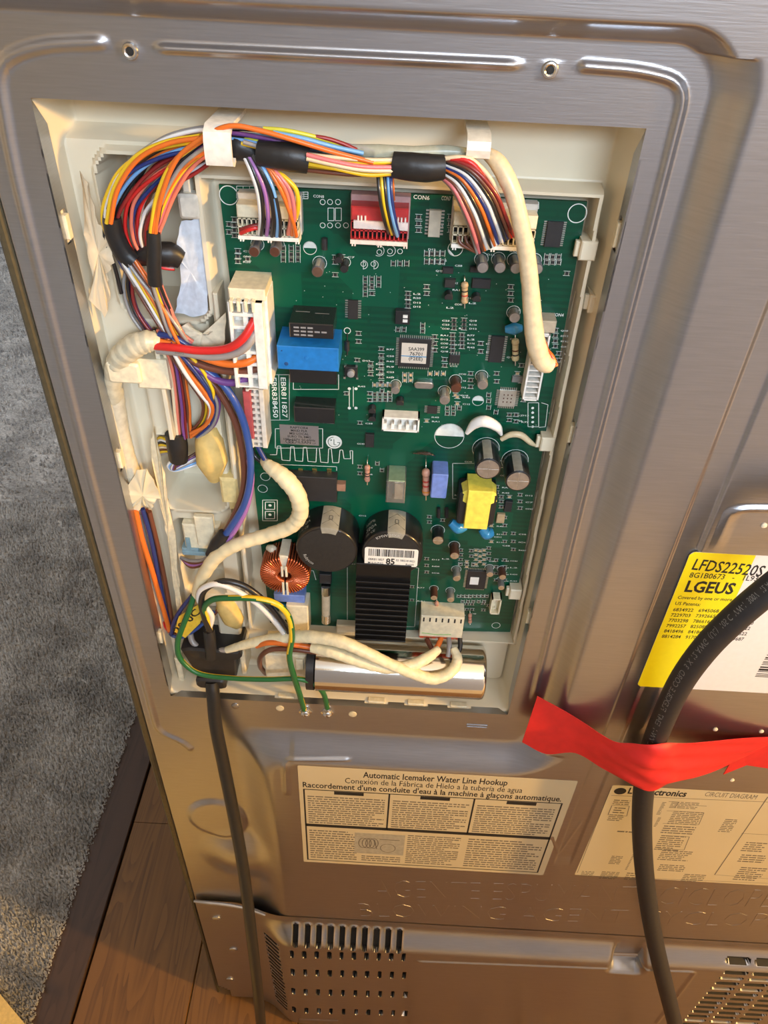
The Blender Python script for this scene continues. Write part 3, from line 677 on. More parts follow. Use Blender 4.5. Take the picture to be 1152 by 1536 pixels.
blob('silicone_bead', [Q(700,650,-15),Q(712,636,-14),Q(727,632,-13),Q(745,640,-14),Q(752,652,-16)], [1.0,2.6,3.0,2.4,0.8], GLUE)
blob('silicone_bead', [Q(752,659,-17),Q(766,652,-16),Q(782,653,-16),Q(796,664,-17),Q(806,670,-20)], [1.2,1.6,1.7,1.4,0.4], mat('yellowed_silicone',(0.62,0.52,0.33),0.4))
blob('silicone_bead', [Q(401,821,-15),Q(408,823,-14),Q(415,826,-15)], [1.6,2.6,1.6], mat('off_white_glue',(0.6,0.55,0.42),0.4))
# ---- the two large black capacitors
def bigcap(px, py, bcode):
    h = 19.0; x, z = P(px,py,PCB+h); r = P(px+46.5,py,PCB+h)[0]-x
    q = MB(); q.lathe(x, z, [(r*0.99,PCB),(r,PCB+1),(r,PCB+h-1.6),(r*0.985,PCB+h-0.5),(r*0.95,PCB+h),(r*0.925,PCB+h-0.1)], 64, 0); o = q.build('main_filter_capacitor', [CAPB], board, 40)
    q = MB(); q.lathe(x, z, [(r*0.92,PCB+h-0.6),(r*0.92,PCB+h+0.05),(r*0.88,PCB+h+0.15),(0.01,PCB+h+0.15)], 64, 0, cap=False); q.build('end_disc', CAPTOP, o, 40)
    q = MB(); rs = []
    for k in range(7):
        t = math.radians(84+ (k-3)*5.5); c, s2 = math.cos(t), math.sin(t)
        rs.append([(x+(r+.06)*c,PCB+0.5,z+(r+.06)*s2),(x+(r+.06)*c,PCB+h-1.2,z+(r+.06)*s2),(x+(r*0.98)*c,PCB+h+0.1,z+r*0.98*s2),(x+(r-4.2)*c,PCB+h+0.22,z+(r-4.2)*s2)])
    q.rings(rs, 0, False, False, close=False); st = q.build('capacitor_stripe', STRIPE, o, 60)
    q = MB(); t = math.radians(84)
    def onside(a, hh): t = math.radians(84+a); return (x+(r+.12)*math.cos(t), hh, z+(r+.12)*math.sin(t))
    def seg(a0,h0,a1,h1,w=0.25):
        A, B = onside(a0,h0), onside(a1,h1); q.tube([A,B], w*0.5, 4, 0, 1, False, spline=False)
    for hh in (PCB+4, PCB+12): seg(-15,hh+4,0,hh); seg(0,hh,15,hh+4)
    for a, b2 in (((-3,PCB+9),(3,PCB+9)),((3,PCB+9),(3,PCB+12)),((3,PCB+12),(-3,PCB+12)),((-3,PCB+12),(-3,PCB+9))): seg(*a,*b2)
    q.build('stripe_mark', INK, st, 0)
    # print on the sleeve: letters wrapped round the cylinder side
    q = MB()
    def wraptext(s, a0, hh, size, dirn=1):
        vs, fs, wd = glyphs(s, 0.01)
        q.add([(x+(r+.07)*math.cos(math.radians(a0-(vy*size)/r*57.3*0+dirn*vx*size/r*57.3)), hh+vy*size, z+(r+.07)*math.sin(math.radians(a0+dirn*vx*size/r*57.3))) for vx,vy,_ in vs], fs)
    wraptext('250v', 150, PCB+9.5, 4.2, -1); wraptext('390uF', 152, PCB+5, 3.2, -1); wraptext('105 CE', 150, PCB+14, 2.6, -1)
    # curved name along the end face
    vs, fs, wd = glyphs('Rubycon' if bcode == 0 else 'KMW MXK')
    rr = r*0.80; a0 = 196 if bcode == 0 else 128; sg = -1 if bcode else 1
    pts = []
    for vx, vy, _ in vs:
        a = math.radians(a0+ sg*vx*2.7/rr*57.3); ra = rr+ (vy*2.7)*(-sg); pts.append((x+ra*math.cos(a), PCB+h+0.2, z+ra*math.sin(a)))
    q.add(pts, fs); q.build('sleeve_print', mat('pale_grey_print',(0.42,0.42,0.40),0.5), o, 0)
    return x, z, r, h, o
bigcap(490,826,0); X2 = bigcap(588,832,1)
x, z, r, h, o = X2; hh = PCB+h+0.2
x0, x1, z0, z1 = rc(547,822,627,848,h)
q = MB(); q.prism([( (a-x0)*1.0+x0, b2) for a, b2 in rrect(x0,x1,z0,z1,1.4)], hh, hh+0.15); lb = q.build('barcode_label', PAPER, o, 0)
q = MB(); g2 = random.Random(5); xx = x0+2.2
while xx < x1-2.5:
    wd = g2.choice((0.25,0.25,0.5,0.75)); q.box(xx,xx+wd,z0+(z1-z0)*0.52,z1-1.0,hh+0.15,hh+0.2); xx += wd+g2.choice((0.25,0.3,0.55))
q.text('EBR811827', (x0+2.2,z0+3.6),(x0+11,z0+3.6),2.3,hh+.2,thick=.01); q.text('85', (x0+12,z0+1.2),(x0+17,z0+1.2),6.2,hh+.2,thick=.03); q.text('02 180518 0021',(x0+17.6,z0+3.8),(x1-1.6,z0+3.6),2.2,hh+.2,thick=.01)
q.text('M ILSUNG',(x0+2.0,z0+1.0),(x0+10.5,z0+1.0),2.0,hh+.2,thick=.01); q.text('RoHS',(x1-6.5,z0+1.0),(x1-2,z0+1.0),2.0,hh+.2,thick=.01)
q.build('label_print', INK, lb, 0)
# ---- boxes: relays, film capacitors, chips
def boxpart(name, x0, y0, x1, y1, h, mt, ch=0.4, r=0.0, hb=0.0, par=None, label=None):
    a, b2, c, d = rc(x0,y0,x1,y1,h); q = MB(); q.box(a,b2,c,d,PCB+hb,PCB+h,ch,0,r); o = q.build(name, mt, par or board, 30)
    if label: o['label'] = label
    return o, (a,b2,c,d)
o, (a,b2,c,d) = boxpart('relay', 434,486,500,508,18,RELAY)
q = MB()
for k in range(3):
    for j in range([3,5,3][k]): q.box(a+2+j*3.1,a+4.4+j*3.1,d-2.4-k*1.8,d-1.6-k*1.8,PCB+18,PCB+18.05)
for k in range(2): q.add([(a+1.5+k*9,PCB+6+k,d+.05),(a+8+k*9,PCB+6+k,d+.05),(a+8+k*9,PCB+6.6+k,d+.05),(a+1.5+k*9,PCB+6.6+k,d+.05)],[(0,1,2,3)])
q.build('relay_print', GREY, o, 0)
o, (a,b2,c,d) = boxpart('relay', 416,521,508,556,19,BLUE,label='bright blue relay case')
q = MB(); q.lathe((a+b2)/2-0.6,(c+d)/2+0.6,[(0.9,PCB+18.6),(0.9,PCB+19.2),(0.4,PCB+19.3)],16); q.build('vent_nub', BLUE, o)
q = MB(); q.lathe(a+4,c+3,[(1.0,PCB+19.0),(0.9,PCB+19.05)],14); q.lathe(a+2.2,d-2.4,[(0.4,PCB+19.0),(0.35,PCB+19.05)],10); q.build('corner_dimple', mat('dark_blue_mark',(0.01,0.06,0.2),0.5), o)
boxpart('relay', 434,548,505,576,10,RELAY); o, bb = boxpart('relay', 441,612,502,635,10,RELAY)
ST = mat('silver_foil_sticker', (0.36,0.35,0.37), 0.35, 0.7, 0.04, 20)
a,b2,c,d = rc(420,638,478,667,0.1); q = MB(); q.box(a,b2,c,d,PCB,PCB+0.15); st = q.build('foil_sticker', ST, board, 0)
q = MB(); hh = PCB+.2; hgt = d-c
for k, s in enumerate(('RAPTOR4','MAID FLR','MSI LOCAL','EURO TIL BMG','100~127V 50,60Hz')):
    wdt = (b2-a)*[.45,.42,.5,.6,.82][k]; zz = d-hgt*(0.17+0.155*k); q.text(s, ((a+b2-wdt)/2, zz),((a+b2+wdt)/2, zz), hgt*0.155, hh, thick=.012)
q.text('ILSAN',((a+b2)/2-1,c+hgt*0.08),(b2-4.2,c+hgt*0.08),hgt*0.17,hh,thick=.01); q.text('LF',(b2-3.2,c+hgt*0.07),(b2-1.6,c+hgt*0.07),hgt*0.11,hh)
for s in (-1.6,0,1.6):
    for k in range(12):
        t0,t1 = math.radians(k*30),math.radians(k*30+30); q.strip(((a+b2)/2-4.5+s+1.2*math.cos(t0), c+hgt*.15+1.1*math.sin(t0)),((a+b2)/2-4.5+s+1.2*math.cos(t1), c+hgt*.15+1.1*math.sin(t1)),0.3,hh)
q.build('sticker_print', INK, st, 0)
# round logo print: L and G strokes with dot
gm = MB(); lx, lz = P(501,663,PCB); hh = PCB+0.12
for k in range(22):
    t0, t1 = math.radians(95+k*12), math.radians(95+k*12+12)
    gm.strip((lx+3.1*math.cos(t0),lz+3.1*math.sin(t0)),(lx+3.1*math.cos(t1),lz+3.1*math.sin(t1)),0.35,hh)
gm.strip((lx,lz+1.8),(lx,lz-1.6),0.35,hh); gm.strip((lx,lz-1.6),(lx+1.2,lz-1.6),0.35,hh); gm.strip((lx+3.1,lz-0.1),(lx+1.6,lz-0.1),0.35,hh)
gm.lathe(lx-1.5,lz+1.2,[(0.45,PCB+0.1),(0.4,PCB+0.13)],12)
gm.build('logo_print', mat('dark_green_print',(0.01,0.06,0.03),0.5), board, 0)
# black power module with gold pins
o, (a,b2,c,d) = boxpart('power_module', 430,716,505,752,6,CHIP,0.3)
for px in (451,472,494): 
    q = MB(); x, z = P(px,706,PCB); q.box(x-1.2,x+1.2,z-1.0,z+1.6,PCB,PCB+0.8,0.1); q.build('module_pin', GOLD, o)
boxpart('jumper_block', 500,727,518,737,4,mat('copper_strip_part',(0.40,0.2,0.12),0.4),0.2)
# film capacitor, opto block, small brown parts
boxpart('film_capacitor', 647,712,671,748,12,LBLUE,0.5,0.8,label='light blue box capacitor'); 
o,bb = boxpart('power_switch', 579,723,608,755,14,mat('clear_polycarbonate',(0.75,0.75,0.7),0.08,trans=0.85),0.5)
a,b2,c,d = bb; q = MB(); q.box(a+1,b2-.6,d-0.3,d+.5,PCB+0.2,PCB+13.6,0.2); q.build('switch_plate', mat('green_sheen_metal',(0.42,0.55,0.38),0.25,0.6), o)
q = MB(); q.box(a+1,a+3.5,c+3,d-1.5,PCB+5,PCB+13,0.2,0); q.box(a+4.2,b2-1,c+2,d-1.5,PCB+4,PCB+12.5,0.4,1); q.build('switch_core', [BLACK, SILVER], o)
# transformer
trf = MB(); a,b2,c,d = rc(687,742,744,790,15); trf.box(a,b2,c,d,PCB+1,PCB+14,0.8,0,2.0); tr = trf.build('switching_transformer', BLACK, board)
a,b2,c,d = rc(699,737,735,794,17); q = MB(); q.box(a,b2,c,d,PCB+2,PCB+17,0.3); q.build('tape_band', YEL, tr)
q = MB(); 
for s in (-1,1):
    cx0 = (a+b2)/2; rs = []
    for k in range(9):
        t = math.radians(k*180/8*0.5); ex = cx0+s*((b2-a)/2+3.2*math.sin(t)); rs.append([(ex,PCB+5,d+1.5-4*(1-math.cos(t))*1.6),(ex,PCB+14.6,d+1.5-4*(1-math.cos(t))*1.6)])
    q.rings([[(cx0+s*((b2-a)/2-0.2),PCB+6,d-1),(cx0+s*((b2-a)/2+3.0),PCB+6,d-3.5),(cx0+s*((b2-a)/2+3.9),PCB+6,d-9),(cx0+s*((b2-a)/2-.2),PCB+6,d-10.5)],[(cx0+s*((b2-a)/2-0.2),PCB+14.6,d-1),(cx0+s*((b2-a)/2+2.4),PCB+13.6,d-3.5),(cx0+s*((b2-a)/2+3.4),PCB+13.6,d-9),(cx0+s*((b2-a)/2-.2),PCB+14.6,d-10.5)]])
q.build('winding_tape', YEL, tr)
for x0,x1,y in ((676,699,787),(722,739,796)):
    A = Q(x0,y-4,PCB+7); B = Q(x1,y+2,PCB+7); q = MB(); q.tube([A,((A[0]+B[0])/2,PCB+8,(A[2]+B[2])/2-1.5),B],[2.4,3.8,2.4],14); q.build('disc_capacitor', DISC, board, 70)
q = MB(); q.tube([Q(758,494,PCB+4),Q(771,493,PCB+4.5),Q(783,492,PCB+4)],[1.6,3.0,1.6],14,flat=1.0); q.build('disc_capacitor', DISC, board, 70)
q = MB(); q.tube([Q(418,908,PCB+6),Q(435,913,PCB+6.5),Q(451,908,PCB+6)],[2.2,3.6,2.2],14); q.build('disc_capacitor', DISC, board, 70)
boxpart('film_capacitor', 411,893,457,904,9,LBLUE,0.5,label='light blue box capacitor under the copper coil')
# heatsink: a finned black block overhanging the board
a,b2,c,d = rc(533,868,612,962,22); q = MB(); q.box(a,b2,c,d+9,PCB+3,PCB+20,0.3); hs = q.build('heatsink', mat('black_anodised',(0.008,0.008,0.009),0.35,0.3), board)
for k in range(12):
    z = c+0.3+k*(d-c-2)/11.5; q = MB(); q.box(a,b2,z,z+1.1,PCB+19,PCB+22.4,0.2); q.build('fin', MATS['black_anodised'], hs)
# copper toroid choke
h = 17; cx0, cz0 = P(427,864,PCB+h); ro = P(463,864,PCB+h)[0]-cx0; ri = ro*0.33
COP = mat('enamelled_copper', (0.55,0.13,0.045), 0.2, 0.75, 0.1, coat=0.5)
q = MB(); q.lathe(cx0,cz0,[(ri+1,PCB+3),(ro-1,PCB+3),(ro-1,PCB+h-1.2),(ri+1,PCB+h-1.2),(ri+1,PCB+3)],32,0,cap=False); tor = q.build('toroid_choke', BLACK, board)
for side in (0,1):
    q = MB()
    for k in range(23):
        t = math.radians((-78 if side else 102)+k*156/22); c, s2 = math.cos(t), math.sin(t); w = 0.62
        R = lambda rr, hh: (cx0+rr*c, hh, cz0+rr*s2)
        q.tube([R(ri,PCB+3),R(ri-.1,PCB+h-1.5),R(ri+0.8,PCB+h),R(ro-1.3,PCB+h),R(ro,PCB+h-1.5),R(ro,PCB+3)],w,6,0,2,False)
    q.build('copper_winding', COP, tor, 80)
a_, b_ = 1.6, ro
q = MB(); q.box(cx0-2.6,cx0+2.6,cz0+ri*0.8,cz0+ro+1.4,PCB+2,PCB+h-0.4,0.5); q.box(cx0-1.8,cx0-0.6,cz0+ri*0.1,cz0+ro*0.6,PCB+8,PCB+h+1.4,0.2); q.box(cx0+0.6,cx0+1.8,cz0+ri*0.1,cz0+ro*0.6,PCB+8,PCB+h+1.4,0.2)
q.box(cx0-1.8,cx0-0.6,cz0-ro-1.0,cz0-ri,PCB+3,PCB+h+1,0.2); q.box(cx0+0.6,cx0+1.8,cz0-ro-1.0,cz0-ri,PCB+3,PCB+h+1,0.2); q.build('coil_divider', mat('ivory_nylon',(0.66,0.62,0.5),0.4), tor)
# axial resistors
def axial(px, y0, y1, rpx, body, bands, name='axial_resistor', h=2.6, label=None):
    r = rpx; A = np.array(Q(px,y0,PCB+h)); B = np.array(Q(px,y1,PCB+h)); q = MB()
    lead = (B-A)*0.22
    q.tube([A-lead*1.0-[0,h,0],A-lead,A],0.28,6,0,spline=False); q.tube([B,B+lead,B+lead-[0,h,0]],0.28,6,0,spline=False); o = q.build(name, SILVER, board, 60)
    if label: o['label'] = label
    pts = [A+(B-A)*t for t in (0,.05,.16,.26,.5,.74,.84,.95,1)]; q = MB(); q.tube(pts,[r*.5,r*.95,r*1.08,r*.9,r*.86,r*.9,r*1.08,r*.95,r*.5],14,0,2); q.build('resistor_body', body, o, 60)
    for t, m in bands: 
        q = MB(); q.tube([A+(B-A)*(t-.03),A+(B-A)*(t+.03)], r*(1.1 if t<.2 or t>.8 else .97), 14, 0, 1, False, spline=False); q.build('colour_band', m, o, 60)
KB = mat('band_brown',(0.12,0.04,0.02),0.4); KR = mat('band_red',(0.4,0.04,0.03),0.4); KO = mat('band_orange',(0.55,0.2,0.03),0.4); KK = mat('band_black',(0.02,0.02,0.02),0.4)
axial(697,423,455,1.6,TAN,((.2,KK),(.4,KK),(.6,KR),(.8,KO))); axial(773,508,541,1.7,mat('beige_resistor',(0.6,0.52,0.3),.4),((.2,KB),(.5,KB),(.7,KK)))
axial(551,698,722,1.5,PINKR,((.2,KB),(.45,KK),(.6,KK),(.8,KB)),h=5); axial(639,704,742,2.1,PINKR,((.2,KB),(.42,KR),(.6,KR),(.82,KO)),h=6,label='fat pinkish banded resistor')
axial(655,902,922,1.3,PINKR,((.2,KB),(.5,KK),(.75,KB))); axial(705,921,934,1.2,PINKR,((.3,KR),(.6,KB)))
axial(640,684,684.1,0.1,TAN,()) if False else None
q = MB(); q.tube([Q(619,681,PCB),Q(621,680,PCB+3),Q(640,680,PCB+4),Q(651,683,PCB+3),Q(653,685,PCB)],[.3,.3,1.0,.3,.3],8); q.build('glass_diode', mat('dark_glass',(0.05,0.03,0.02),0.1,coat=1), board)
for px in (658,670):
    q = MB(); q.tube([Q(px,762,PCB+1.2),Q(px,776,PCB+1.2)],1.0,10,spline=False); q.build('small_diode', CHIP, board)
q = MB(); q.tube([Q(521,512,PCB+1.3),Q(521,526,PCB+1.3)],1.1,10,spline=False); q.tube([Q(521,500,PCB+1),Q(521,533,PCB+1)],0.3,6,spline=False); q.build('small_diode', CHIP, board)
q = MB(); q.tube([Q(487,357,PCB+1.5),Q(487,374,PCB+1.5)],1.3,10,spline=False); q.build('small_diode', CHIP, board)
# fuse
A, B = Q(489,878,PCB+5), Q(489,932,PCB+5); fz = MB(); fz.tube([np.array(A)*.8+np.array(B)*.2,np.array(A)*.2+np.array(B)*.8],2.7,16,spline=False); fu = fz.build('glass_fuse', mat('fuse_glass',(0.6,0.5,0.35),0.1,coat=0.6), board)
for t0,t1 in ((0,.22),(.78,1)):
    q = MB(); q.tube([np.array(A)*(1-t0)+np.array(B)*t0,np.array(A)*(1-t1)+np.array(B)*t1],3.0,16,spline=False); q.build('fuse_cap', SILVER, fu)
boxpart('fuse_clip', 479,862,497,876,5,BLACK,.3)
# chips with legs
def chip(x0,y0,x1,y1,h,name,sides,n,mt=CHIP,ch=.15):
    a,b2,c,d = rc(x0,y0,x1,y1,h); q = MB(); q.box(a,b2,c,d,PCB+.2,PCB+h,ch); o = q.build(name, mt, board)
    q = MB()
    if 'h' in sides:
        for k in range(n):
            z = c+(d-c)*(k+.5)/n; w = (d-c)/n*.25
            q.box(a-1.4,a+.1,z-w,z+w,PCB,PCB+.35); q.box(b2-.1,b2+1.4,z-w,z+w,PCB,PCB+.35)
    if 'v' in sides:
        for k in range(n):
            x = a+(b2-a)*(k+.5)/n; w = (b2-a)/n*.25
            q.box(x-w,x+w,c-1.4,c+.1,PCB,PCB+.35); q.box(x-w,x+w,d-.1,d+1.4,PCB,PCB+.35)
    o2 = q.build('chip_legs', PIN, o, 0); o2['kind'] = 'stuff'
    return o, (a,b2,c,d)
o,(a,b2,c,d) = chip(598,509,646,551,1.4,'microcontroller','hv',16)
a0,b0,c0,d0 = rc(602,515,640,545,1.5); q = MB(); q.box(a0,b0,c0,d0,PCB+1.4,PCB+1.5); s = q.build('chip_sticker', mat('cream_sticker',(0.68,0.60,0.50),0.5,var=.02), o, 0)
q = MB(); hg = d0-c0
for k, t in enumerate(('SAA399','76701','(F2EE)')):
    wdt = (b0-a0)*[.62,.5,.55][k]; q.text(t,((a0+b0-wdt)/2+1,d0-hg*(.36+.24*k)),((a0+b0+wdt)/2+1,d0-hg*(.36+.24*k)),hg*.24,PCB+1.55,thick=.012)
q.build('sticker_print', INK, s, 0); q = MB(); q.box(a0,b0,c0+hg*.33,c0+hg*.37,PCB+1.5,PCB+1.53); q.build('sticker_stripe', DISC, s, 0)
chip(735,505,755,544,1.6,'driver_chip','h',12); chip(819,333,843,371,1.6,'driver_chip','h',12); chip(522,451,537,479,1.4,'driver_chip','h',8); chip(643,316,661,356,2.4,'optocoupler_array','h',8,mat('pearl_chip',(0.5,0.46,0.36),.4))
chip(674,533,690,545,1.2,'small_chip','v',4); chip(641,610,656,621,1.2,'small_chip','h',4)
o,bb = chip(700,857,729,884,1.4,'display_controller','hv',12); a0,b0,c0,d0 = rc(705,866,718,877,1.5); q = MB(); q.box(a0,b0,c0,d0,PCB+1.4,PCB+1.5); q.build('chip_sticker', PAPER, o, 0)
o,(a,b2,c,d) = chip(748,586,774,610,1.0,'radio_chip','hv',9,mat('silver_shield',(0.52,0.5,0.44),.35,.6)); q = MB()
for i in range(3):
    for j in range(3): q.box(a+(b2-a)*(.25+.22*i),a+(b2-a)*(.32+.22*i),c+(d-c)*(.25+.22*j),c+(d-c)*(.33+.22*j),PCB+1,PCB+1.08)
q.build('shield_dot', BRN, o, 0)
# dip switch, push button
o,(a,b2,c,d) = boxpart('dip_switch', 593,467,615,487,3.5,BLACK,.2)
for k in (0,1):
    q = MB(); x = (a+b2)/2+.3; z = c+(d-c)*(.32+.33*k); q.box(x-.2,x+2.0,z-.7,z+.7,PCB+3.3,PCB+4.2,.1); q.build('dip_lever', PAPER, o)
o,(a,b2,c,d) = boxpart('push_button', 517,551,536,566,2.5,BLACK,.2); q = MB(); q.lathe((a+b2)/2,(c+d)/2,[(1.9,PCB+2.5),(1.8,PCB+4.4),(1.5,PCB+4.6)],20); q.build('button_cap', GREY, o)
for px,py in ((518,549),(535,549),(517,566),(536,567)): 
    q = MB(); x,z = P(px,py,PCB+1); q.box(x-.5,x+.5,z-.5,z+.5,PCB,PCB+1.6); q.build('button_lug', SILVER, o)
# transistors, crystals
def to92(px,py,r=1.9,h=5):
    x,z = P(px,py,PCB+h); pts = [(x+r*math.cos(math.radians(a)), z+r*math.sin(math.radians(a))) for a in range(-30,211,15)]
    q = MB(); q.prism(pts,PCB+.5,PCB+h,.2); q.build('transistor', BLACK, board)
for p in ((673,447),(715,450),(558,630),(600,606),(558,618),(508,392)): to92(*p)
boxpart('power_transistor',667,420,683,432,2.5,CHIP,.2); boxpart('power_transistor',708,419,736,433,1.5,CHIP,.2); boxpart('power_transistor',548,652,561,671,2,CHIP,.2); boxpart('tantalum_chip',664,402,680,411,2,CHIP,.2); boxpart('tantalum_chip',705,401,721,409,2,CHIP,.2)
boxpart('tantalum_chip',757,753,768,768,2,CHIP,.2); boxpart('tantalum_chip',745,772,757,785,2,TAN,.2)
for px,py in ((636,579),): 
    x,z = P(px,py,PCB+2.5); q = MB(); q.box(x-4.8,x+4.8,z-1.9,z+1.9,PCB,PCB+2.5,.4,0,1.8); q.build('crystal', ALU, board)
boxpart('ferrite_chip',768,565,786,574,1.2,mat('grey_ferrite',(0.18,0.18,0.17),.5),.2)
# ---- connectors built as open cells
def cells(mb, a, b2, c, d, h0, h1, nx, ny, wall, m=0, dark=1):
    mb.box(a+.15,b2-.15,c+.15,d-.15,h0+.3,h1-3.0,0,dark)
    for i in range(nx+1):
        x = a+(b2-a)*i/nx; mb.box(max(a,x-wall/2),min(b2,x+wall/2),c,d,h0,h1,0,m)
    for j in range(ny+1):
        z = c+(d-c)*j/ny; mb.box(a,b2,max(c,z-wall/2),min(d,z+wall/2),h0,h1,0,m)
def header(x0,y0,x1,y1,h,name,body,nx,holes=(.12,.5),latch=None,label=None):
    a,b2,c,d = rc(x0,y0,x1,y1,h); H = PCB+h; hg = d-c
    q = MB(); q.box(a,b2,c,d+2.2,PCB,PCB+5.5,.3); o = q.build(name, mat('grey_header',(0.55,0.53,0.48),.4) if body is not REDP else mat('pale_red_header',(.45,.28,.27),.4), board)
    if label: o['label'] = label
    q = MB(); q.box(a+.8,b2-.8,c+.5,d-.4,PCB+5.2,H-3.2,.2,0); q.box(a+.6,b2-.6,c+hg*.62,d-.1,PCB+5,H,.5,0); cells(q,a+.6,b2-.6,c+hg*holes[0],c+hg*.60,PCB+6,H,nx,2,.55); q.build('connector_plug', [body, DARK], o, 30)
    q = MB(); q.box(a+.4,b2-.4,c-.2,c+hg*.1,PCB+5,H+.3,.1,0); 
    for k in range(3):
        for s in (0,1): q.box(a+1+k*(b2-a-3)/2+s*1.1,a+1.6+k*(b2-a-3)/2+s*1.1,c-1.2,c,PCB+6,H,.05,0)
    q.build('plug_retainer', latch or WHITE, o, 0)
    return o,(a,b2,c,d)
header(354,309,449,360,13,'white_header',CREAM,13); header(524,311,614,367,13,'red_header',REDP,13,latch=mat('pink_white_retainer',(0.8,0.68,0.62),.4)); header(677,321,806,374,13,'cream_header',CREAM,16)
q = MB(); a,b2,c,d = rc(530,333,612,345,14); q.box(a,b2,c,d,PCB+11,PCB+14,.2,0)
for k in (0.07,.13,.2,.8,.86,.93): q.box(a+(b2-a)*k,a+(b2-a)*k+.7,d,d+2.0,PCB+11,PCB+14,.1,0)
q.build('retainer_bar', MATS['pink_white_retainer'], board, 0)
# power connector on the left: a tall comb block and a slimmer one below
def comb(x0,y0,x1,y1,h,n,mt,name):
    a,b2,c,d = rc(x0,y0,x1,y1,h); H = PCB+h; q = MB()
    q.box(a+(b2-a)*.72,b2,c,d,PCB,H,.3,0); q.box(a,a+1.6,c,d,PCB+4,H,.3,0); q.box(a+1,b2-1,c+.2,d-.2,PCB,H-7,0,0)
    for k in range(n+1):
        z = c+(d-c)*k/n; q.box(a+.2,b2-.2,max(c,z-.8),min(d,z+.8),PCB+2,H-.8,.2,0)
    q.box(a+(b2-a)*.40,a+(b2-a)*.55,c,d,PCB+4,H-1.2,.2,0)
    return q.build(name, mt, board, 30),(a,b2,c,d)
LC,(a,b2,c,d) = comb(347,455,397,583,22,7,WHITE,'power_connector')
q = MB(); q.box(a+.2,b2+1.2,d-.3,d+5,PCB,PCB+19,.6); 
for k in range(4): q.box(a+1+k*3.2,a+2.4+k*3.2,d-4,d+1,PCB+16,PCB+22.8,.3)
q.build('connector_shell', CREAM, LC); q = MB(); q.box(b2,b2+1.5,c,d+1,PCB,PCB+17,.4); q.build('connector_wall', WHITE, LC)
LC2,(a,b2,c,d) = comb(372,585,398,672,14,10,mat('offwhite_pa',(0.72,0.66,0.56),.4),'lower_power_connector')
q = MB(); q.box(a-1.4,a+2.4,c+6,d-1,PCB+6,PCB+15,.4); q.build('red_lock', mat('dusty_red_plastic',(0.50,0.09,0.09),.4), LC2)
def shell(x0,y0,x1,y1,h,n,mt,name,horiz=True,pins=True):
    a,b2,c,d = rc(x0,y0,x1,y1,h); H = PCB+h; q = MB(); w = .9
    q.box(a,b2,c,c+w,PCB,H,.1,0); q.box(a,b2,d-w,d,PCB,H,.1,0); q.box(a,a+w,c,d,PCB,H,.1,0); q.box(b2-w,b2,c,d,PCB,H,.1,0); q.box(a+.5,b2-.5,c+.5,d-.5,PCB,PCB+2,.1,0)
    o = q.build(name, mt, board, 30)
    for k in range(n):
        t = (k+.5)/n; x,z = (a+(b2-a)*t,(c+d)/2) if horiz else ((a+b2)/2,c+(d-c)*t)
        q = MB(); q.box(x-.35,x+.35,z-.35,z+.35,PCB+2,PCB+h-1.5,.1); q.build('pin', SILVER, o)
        if horiz: q = MB(); q.box(x-1.1,x+.5,c+.8,(c+d)/2-.4,PCB+2,PCB+h-1,.1); q.build('polarising_rib', mt, o)
    return o,(a,b2,c,d)
shell(573,627,629,648,7,5,WHITE,'open_header'); shell(736,899,751,922,6,2,CREAM,'small_open_header',False)
o,(a,b2,c,d) = shell(792,500,817,602,9,0,WHITE,'white_side_header',False)
for k in range(12):
    z = c+(d-c)*(k+.5)/12; q = MB(); q.box(a+1,b2-1,z-.35,z+.35,PCB+2,PCB+8.6,.1); q.build('cell_wall', WHITE, o)
a0,b0,c0,d0 = rc(806,482,834,500,9); q = MB(); q.box(a0,b0,c0,d0,PCB,PCB+9,.5); q.box(a0,a0+2,c0-14,c0,PCB,PCB+9,.3); q.build('header_end', mat('tan_nylon',(.5,.42,.3),.4), o)
# bottom connector: cream top with seven slots over a red socket
a,b2,c,d = rc(630,925,695,956,12); H = PCB+12; q = MB(); q.box(a,b2,c,d,PCB,H,.4); o = q.build('cream_socket', CREAM, board)
for k in range(7):
    x = a+(b2-a)*(.07+.143*k); q = MB(); q.box(x-.5,x+.5,d-5.2,d-1.6,H-.2,H+.06,.05); q.build('socket_slot', DARK, o, 0)
q = MB(); q.tube([(a+1.5,H+.1,c+3.4),((a+b2)/2-3,H+.1,c+2.5),(b2-7,H+.1,c+3.2)],.25,5); q.build('pen_stroke', mat('green_pen',(.2,.5,.1),.5), o)
q = MB(); q.box(a,b2,c-3.2,c+.2,PCB+2,H-2,.4)
for k in range(7): x = a+(b2-a)*(.07+.143*k); q.box(x-1.3,x+1.3,c-4.6,c-3,PCB+3,H-2.4,.3)
q.build('red_socket_edge', mat('orange_red_plastic',(.62,.10,.04),.4), o)
SOCK = (a,b2,c,d)
silk.build('silkscreen', SILK, board, 0, norm=False)['kind'] = 'stuff'
